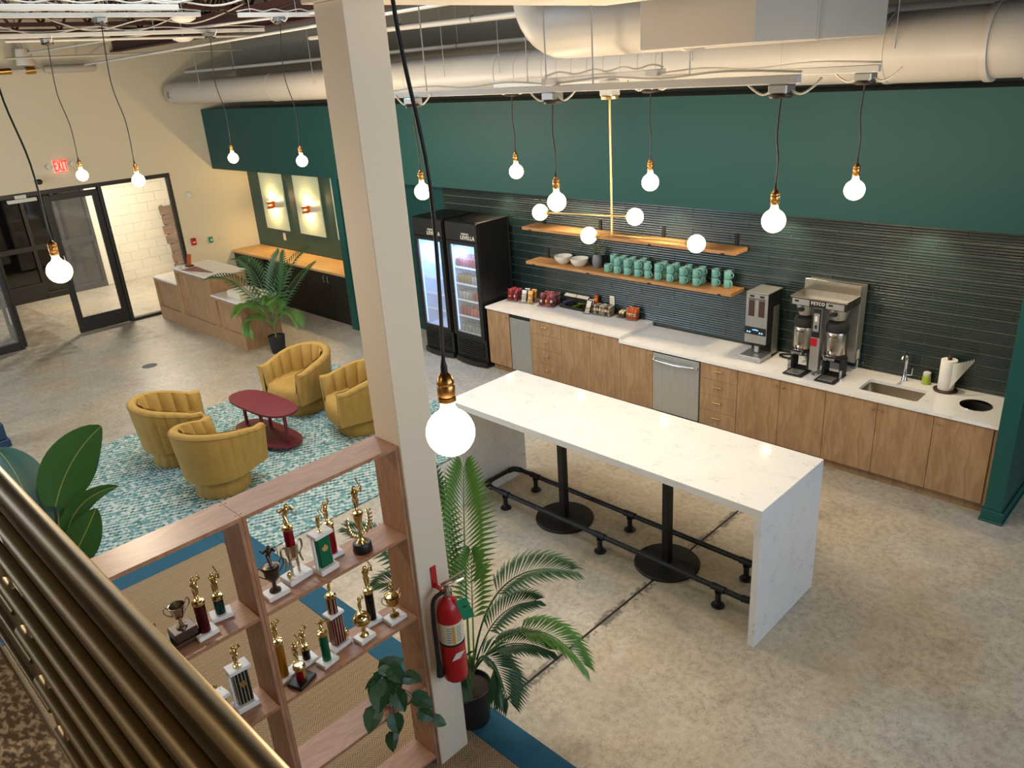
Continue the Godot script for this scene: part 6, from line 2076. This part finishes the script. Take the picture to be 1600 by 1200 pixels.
	obj("pipe", tube(S(), [V(0, 0, 1.6), V(0, 0, 0.35)], 0.035, 14), M.strut_white, va)
	obj("check_body", lathe(S(), [[0, 0], [0.05, 0.01], [0.062, 0.06], [0.062, 0.72], [0.05, 0.78], [0, 0.79]], 18, Transform3D(Basis(Vector3.RIGHT, -PI / 2), V(0, 0, 0.3))), M.duct_paint, va)
	obj("brass_coupling", tube(S(), [V(0, 0, 0.55), V(0, 0, 0.42)], 0.058, 14), M.brass, va)
	obj("brass_coupling", tube(S(), [V(0, 0, 0.95), V(0, 0, 0.75)], 0.046, 14), M.brass, va)
	var be := thing("alarm_bell", "white bell shaped horn over the sprinkler valve", "bell", V(-12.95, 4.33, 3.42))
	obj("horn", lathe(S(), [[0.13, 0], [0.135, 0.01], [0.1, 0.2], [0.09, 0.23], [0, 0.235]], 24), M.white_paint, be)
	obj("bracket", tube(S(), [V(0, 0.23, 0), V(0, 0.97, 0)], 0.01, 6), M.galvanized, be)

# ---------------------------------------------------------------- lamps

func pendant(label: String, at: Vector3, top: float, energy: float, group: String, sway := 0.0) -> void:
	var p := thing("pendant_lamp", label, "pendant lamp", V(at.x, at.y, at.z), 0, group)
	var R := 0.0625
	var prof := []
	for i in 13:
		var a := -PI / 2 + PI * 0.86 * i / 12.0
		prof.append([maxf(cos(a) * R, 0.0) if i else 0.0, sin(a) * R])
	prof.append([0.019, R * 1.12])
	prof.append([0.017, R * 1.45])
	obj("bulb", lathe(S(), prof, 28), M.bulb_glow, p)
	omni(Vector3.ZERO, energy, WARM, R, p)
	var so := obj("socket", lathe(S(), [[0.0165, 0.084], [0.0225, 0.087], [0.0225, 0.098], [0.0205, 0.1], [0.0225, 0.103], [0.0225, 0.128], [0.021, 0.131], [0.0225, 0.134], [0.0215, 0.142], [0.014, 0.158], [0.009, 0.162]], 20), M.copper_socket, p)
	obj("strain_relief", lathe(S(), [[0.009, 0.16], [0.0085, 0.178], [0.005, 0.195]], 12), M.cord_black, so)
	var h := top - at.y
	var pts := [V(0, 0.18, 0), V(sway * 0.6, 0.18 + (h - 0.18) * 0.3, 0), V(-sway, 0.18 + (h - 0.18) * 0.6, sway * 0.4), V(0, h, 0)]
	obj("cord", tube(S(), polyline(pts, 6), 0.005, 6), M.cord_black, p)
	obj("canopy", lathe(S(), [[0.02, h], [0.055, h + 0.003], [0.06, h + 0.012], [0.058, h + 0.022], [0, h + 0.022]], 20), M.antique_bronze, p)
	obj("junction_box", bx(S(), V(0, h + 0.046, 0), V(0.1, 0.045, 0.1), 0.006), M.galvanized, p)
	for s in [-1, 1]:
		var cb := tube(S(), polyline([V(s * 0.05, h + 0.04, 0), V(s * 0.1, h + 0.02, 0), V(s * 0.16, h + 0.05, 0), V(s * 0.2, h + 0.09, 0)], 4), 0.006, 6)
		obj("cable_tail", cb, M.cable_white, p)

func build_pendants() -> void:
	var E := BULB
	var gi := "bulb pendants over the island"
	for k in [[V(-3.499, 3.0, 3.6), "bare bulb pendant on black cord beside the white column"], [V(-2.174, 3.0, 3.55), "bare bulb pendant on black cord hanging over the chandelier's arm"], [V(-0.652, 3.0, 3.545), "bare bulb pendant on black cord over the near end of the island"],
			[V(-3.579, 3.0, 2.48), "bare bulb pendant on black cord in front of the fridges' end of the bulkhead"], [V(-2.085, 3.0, 2.62), "bare bulb pendant on black cord behind the chandelier"], [V(-0.67, 3.0, 2.467), "bare bulb pendant on black cord before the tile over the sink"]]:
		pendant(k[1], k[0], 3.61, E, "", 0.008)
	for k in [[V(-8.4, 3.03, 4.45), 4.36, "bare bulb pendant on black cord under the red exit sign"], [V(-7.0, 3.03, 4.38), 4.44, "bare bulb pendant on black cord before the clear sidelight"],
			[V(-8.05, 3.03, 2.82), 4.36, "bare bulb pendant on black cord before the dark end of the bulkhead"], [V(-6.6, 3.03, 2.75), 4.4, "bare bulb pendant on black cord before the sage panels"]]:
		pendant(k[2], k[0], k[1], BULB_FOYER, "", 0.05)
	pendant("bare bulb pendant on black cord before the entrance doors", V(-3.27, 3.0, 6.27), 4.41, BULB_FOYER * 0.8, "", 0.05)
	pendant("bare bulb pendant on black cord beside the column above the fire extinguisher", V(-0.1, 3.0, 6.32), 4.6, 0.55, "", 0.03)
	# brass chandelier with two crossing arms and four globes
	var c := thing("chandelier", "brass two arm chandelier with four white globe lamps over the island", "chandelier", V(-2.125, 0, 3.03))
	obj("rod", tube(S(), [V(0, 2.68, 0), V(0, 3.6, 0)], 0.007, 10), M.brass_satin, c)
	obj("canopy", lathe(S(), [[0.055, 3.6], [0.06, 3.602], [0.06, 3.62], [0, 3.622]], 24), M.brass_satin, c)
	obj("junction_box", bx(S(), V(0, 3.672, 0), V(0.1, 0.1, 0.1), 0.006), M.strut_white, c)
	for k in [[2.826, V(-0.575, 0, 0.119), V(0.178, 0, -0.031)], [2.69, V(-0.135, 0, 0.094), V(0.676, 0, -0.023)]]:
		var y: float = k[0]
		var a: Vector3 = k[1] + V(0, y, 0)
		var b: Vector3 = k[2] + V(0, y, 0)
		var dir := (b - a).normalized()
		var arm := obj("arm", tube(S(), [a + dir * 0.05, V(0, y, 0), b - dir * 0.05], 0.006, 10), M.brass_satin, c)
		for e in [[a, dir], [b, -dir]]:
			var g: Vector3 = e[0]
			obj("globe_cap", tube(S(), [g + e[1] * 0.052, g + e[1] * 0.072], 0.018, 14), M.brass_satin, arm)
			obj("globe", sphere(S(), g, V(0.06, 0.06, 0.06), 24, 14), M.globe_glow, c)
			omni(g, GLOBE, WARM, 0.06, c)
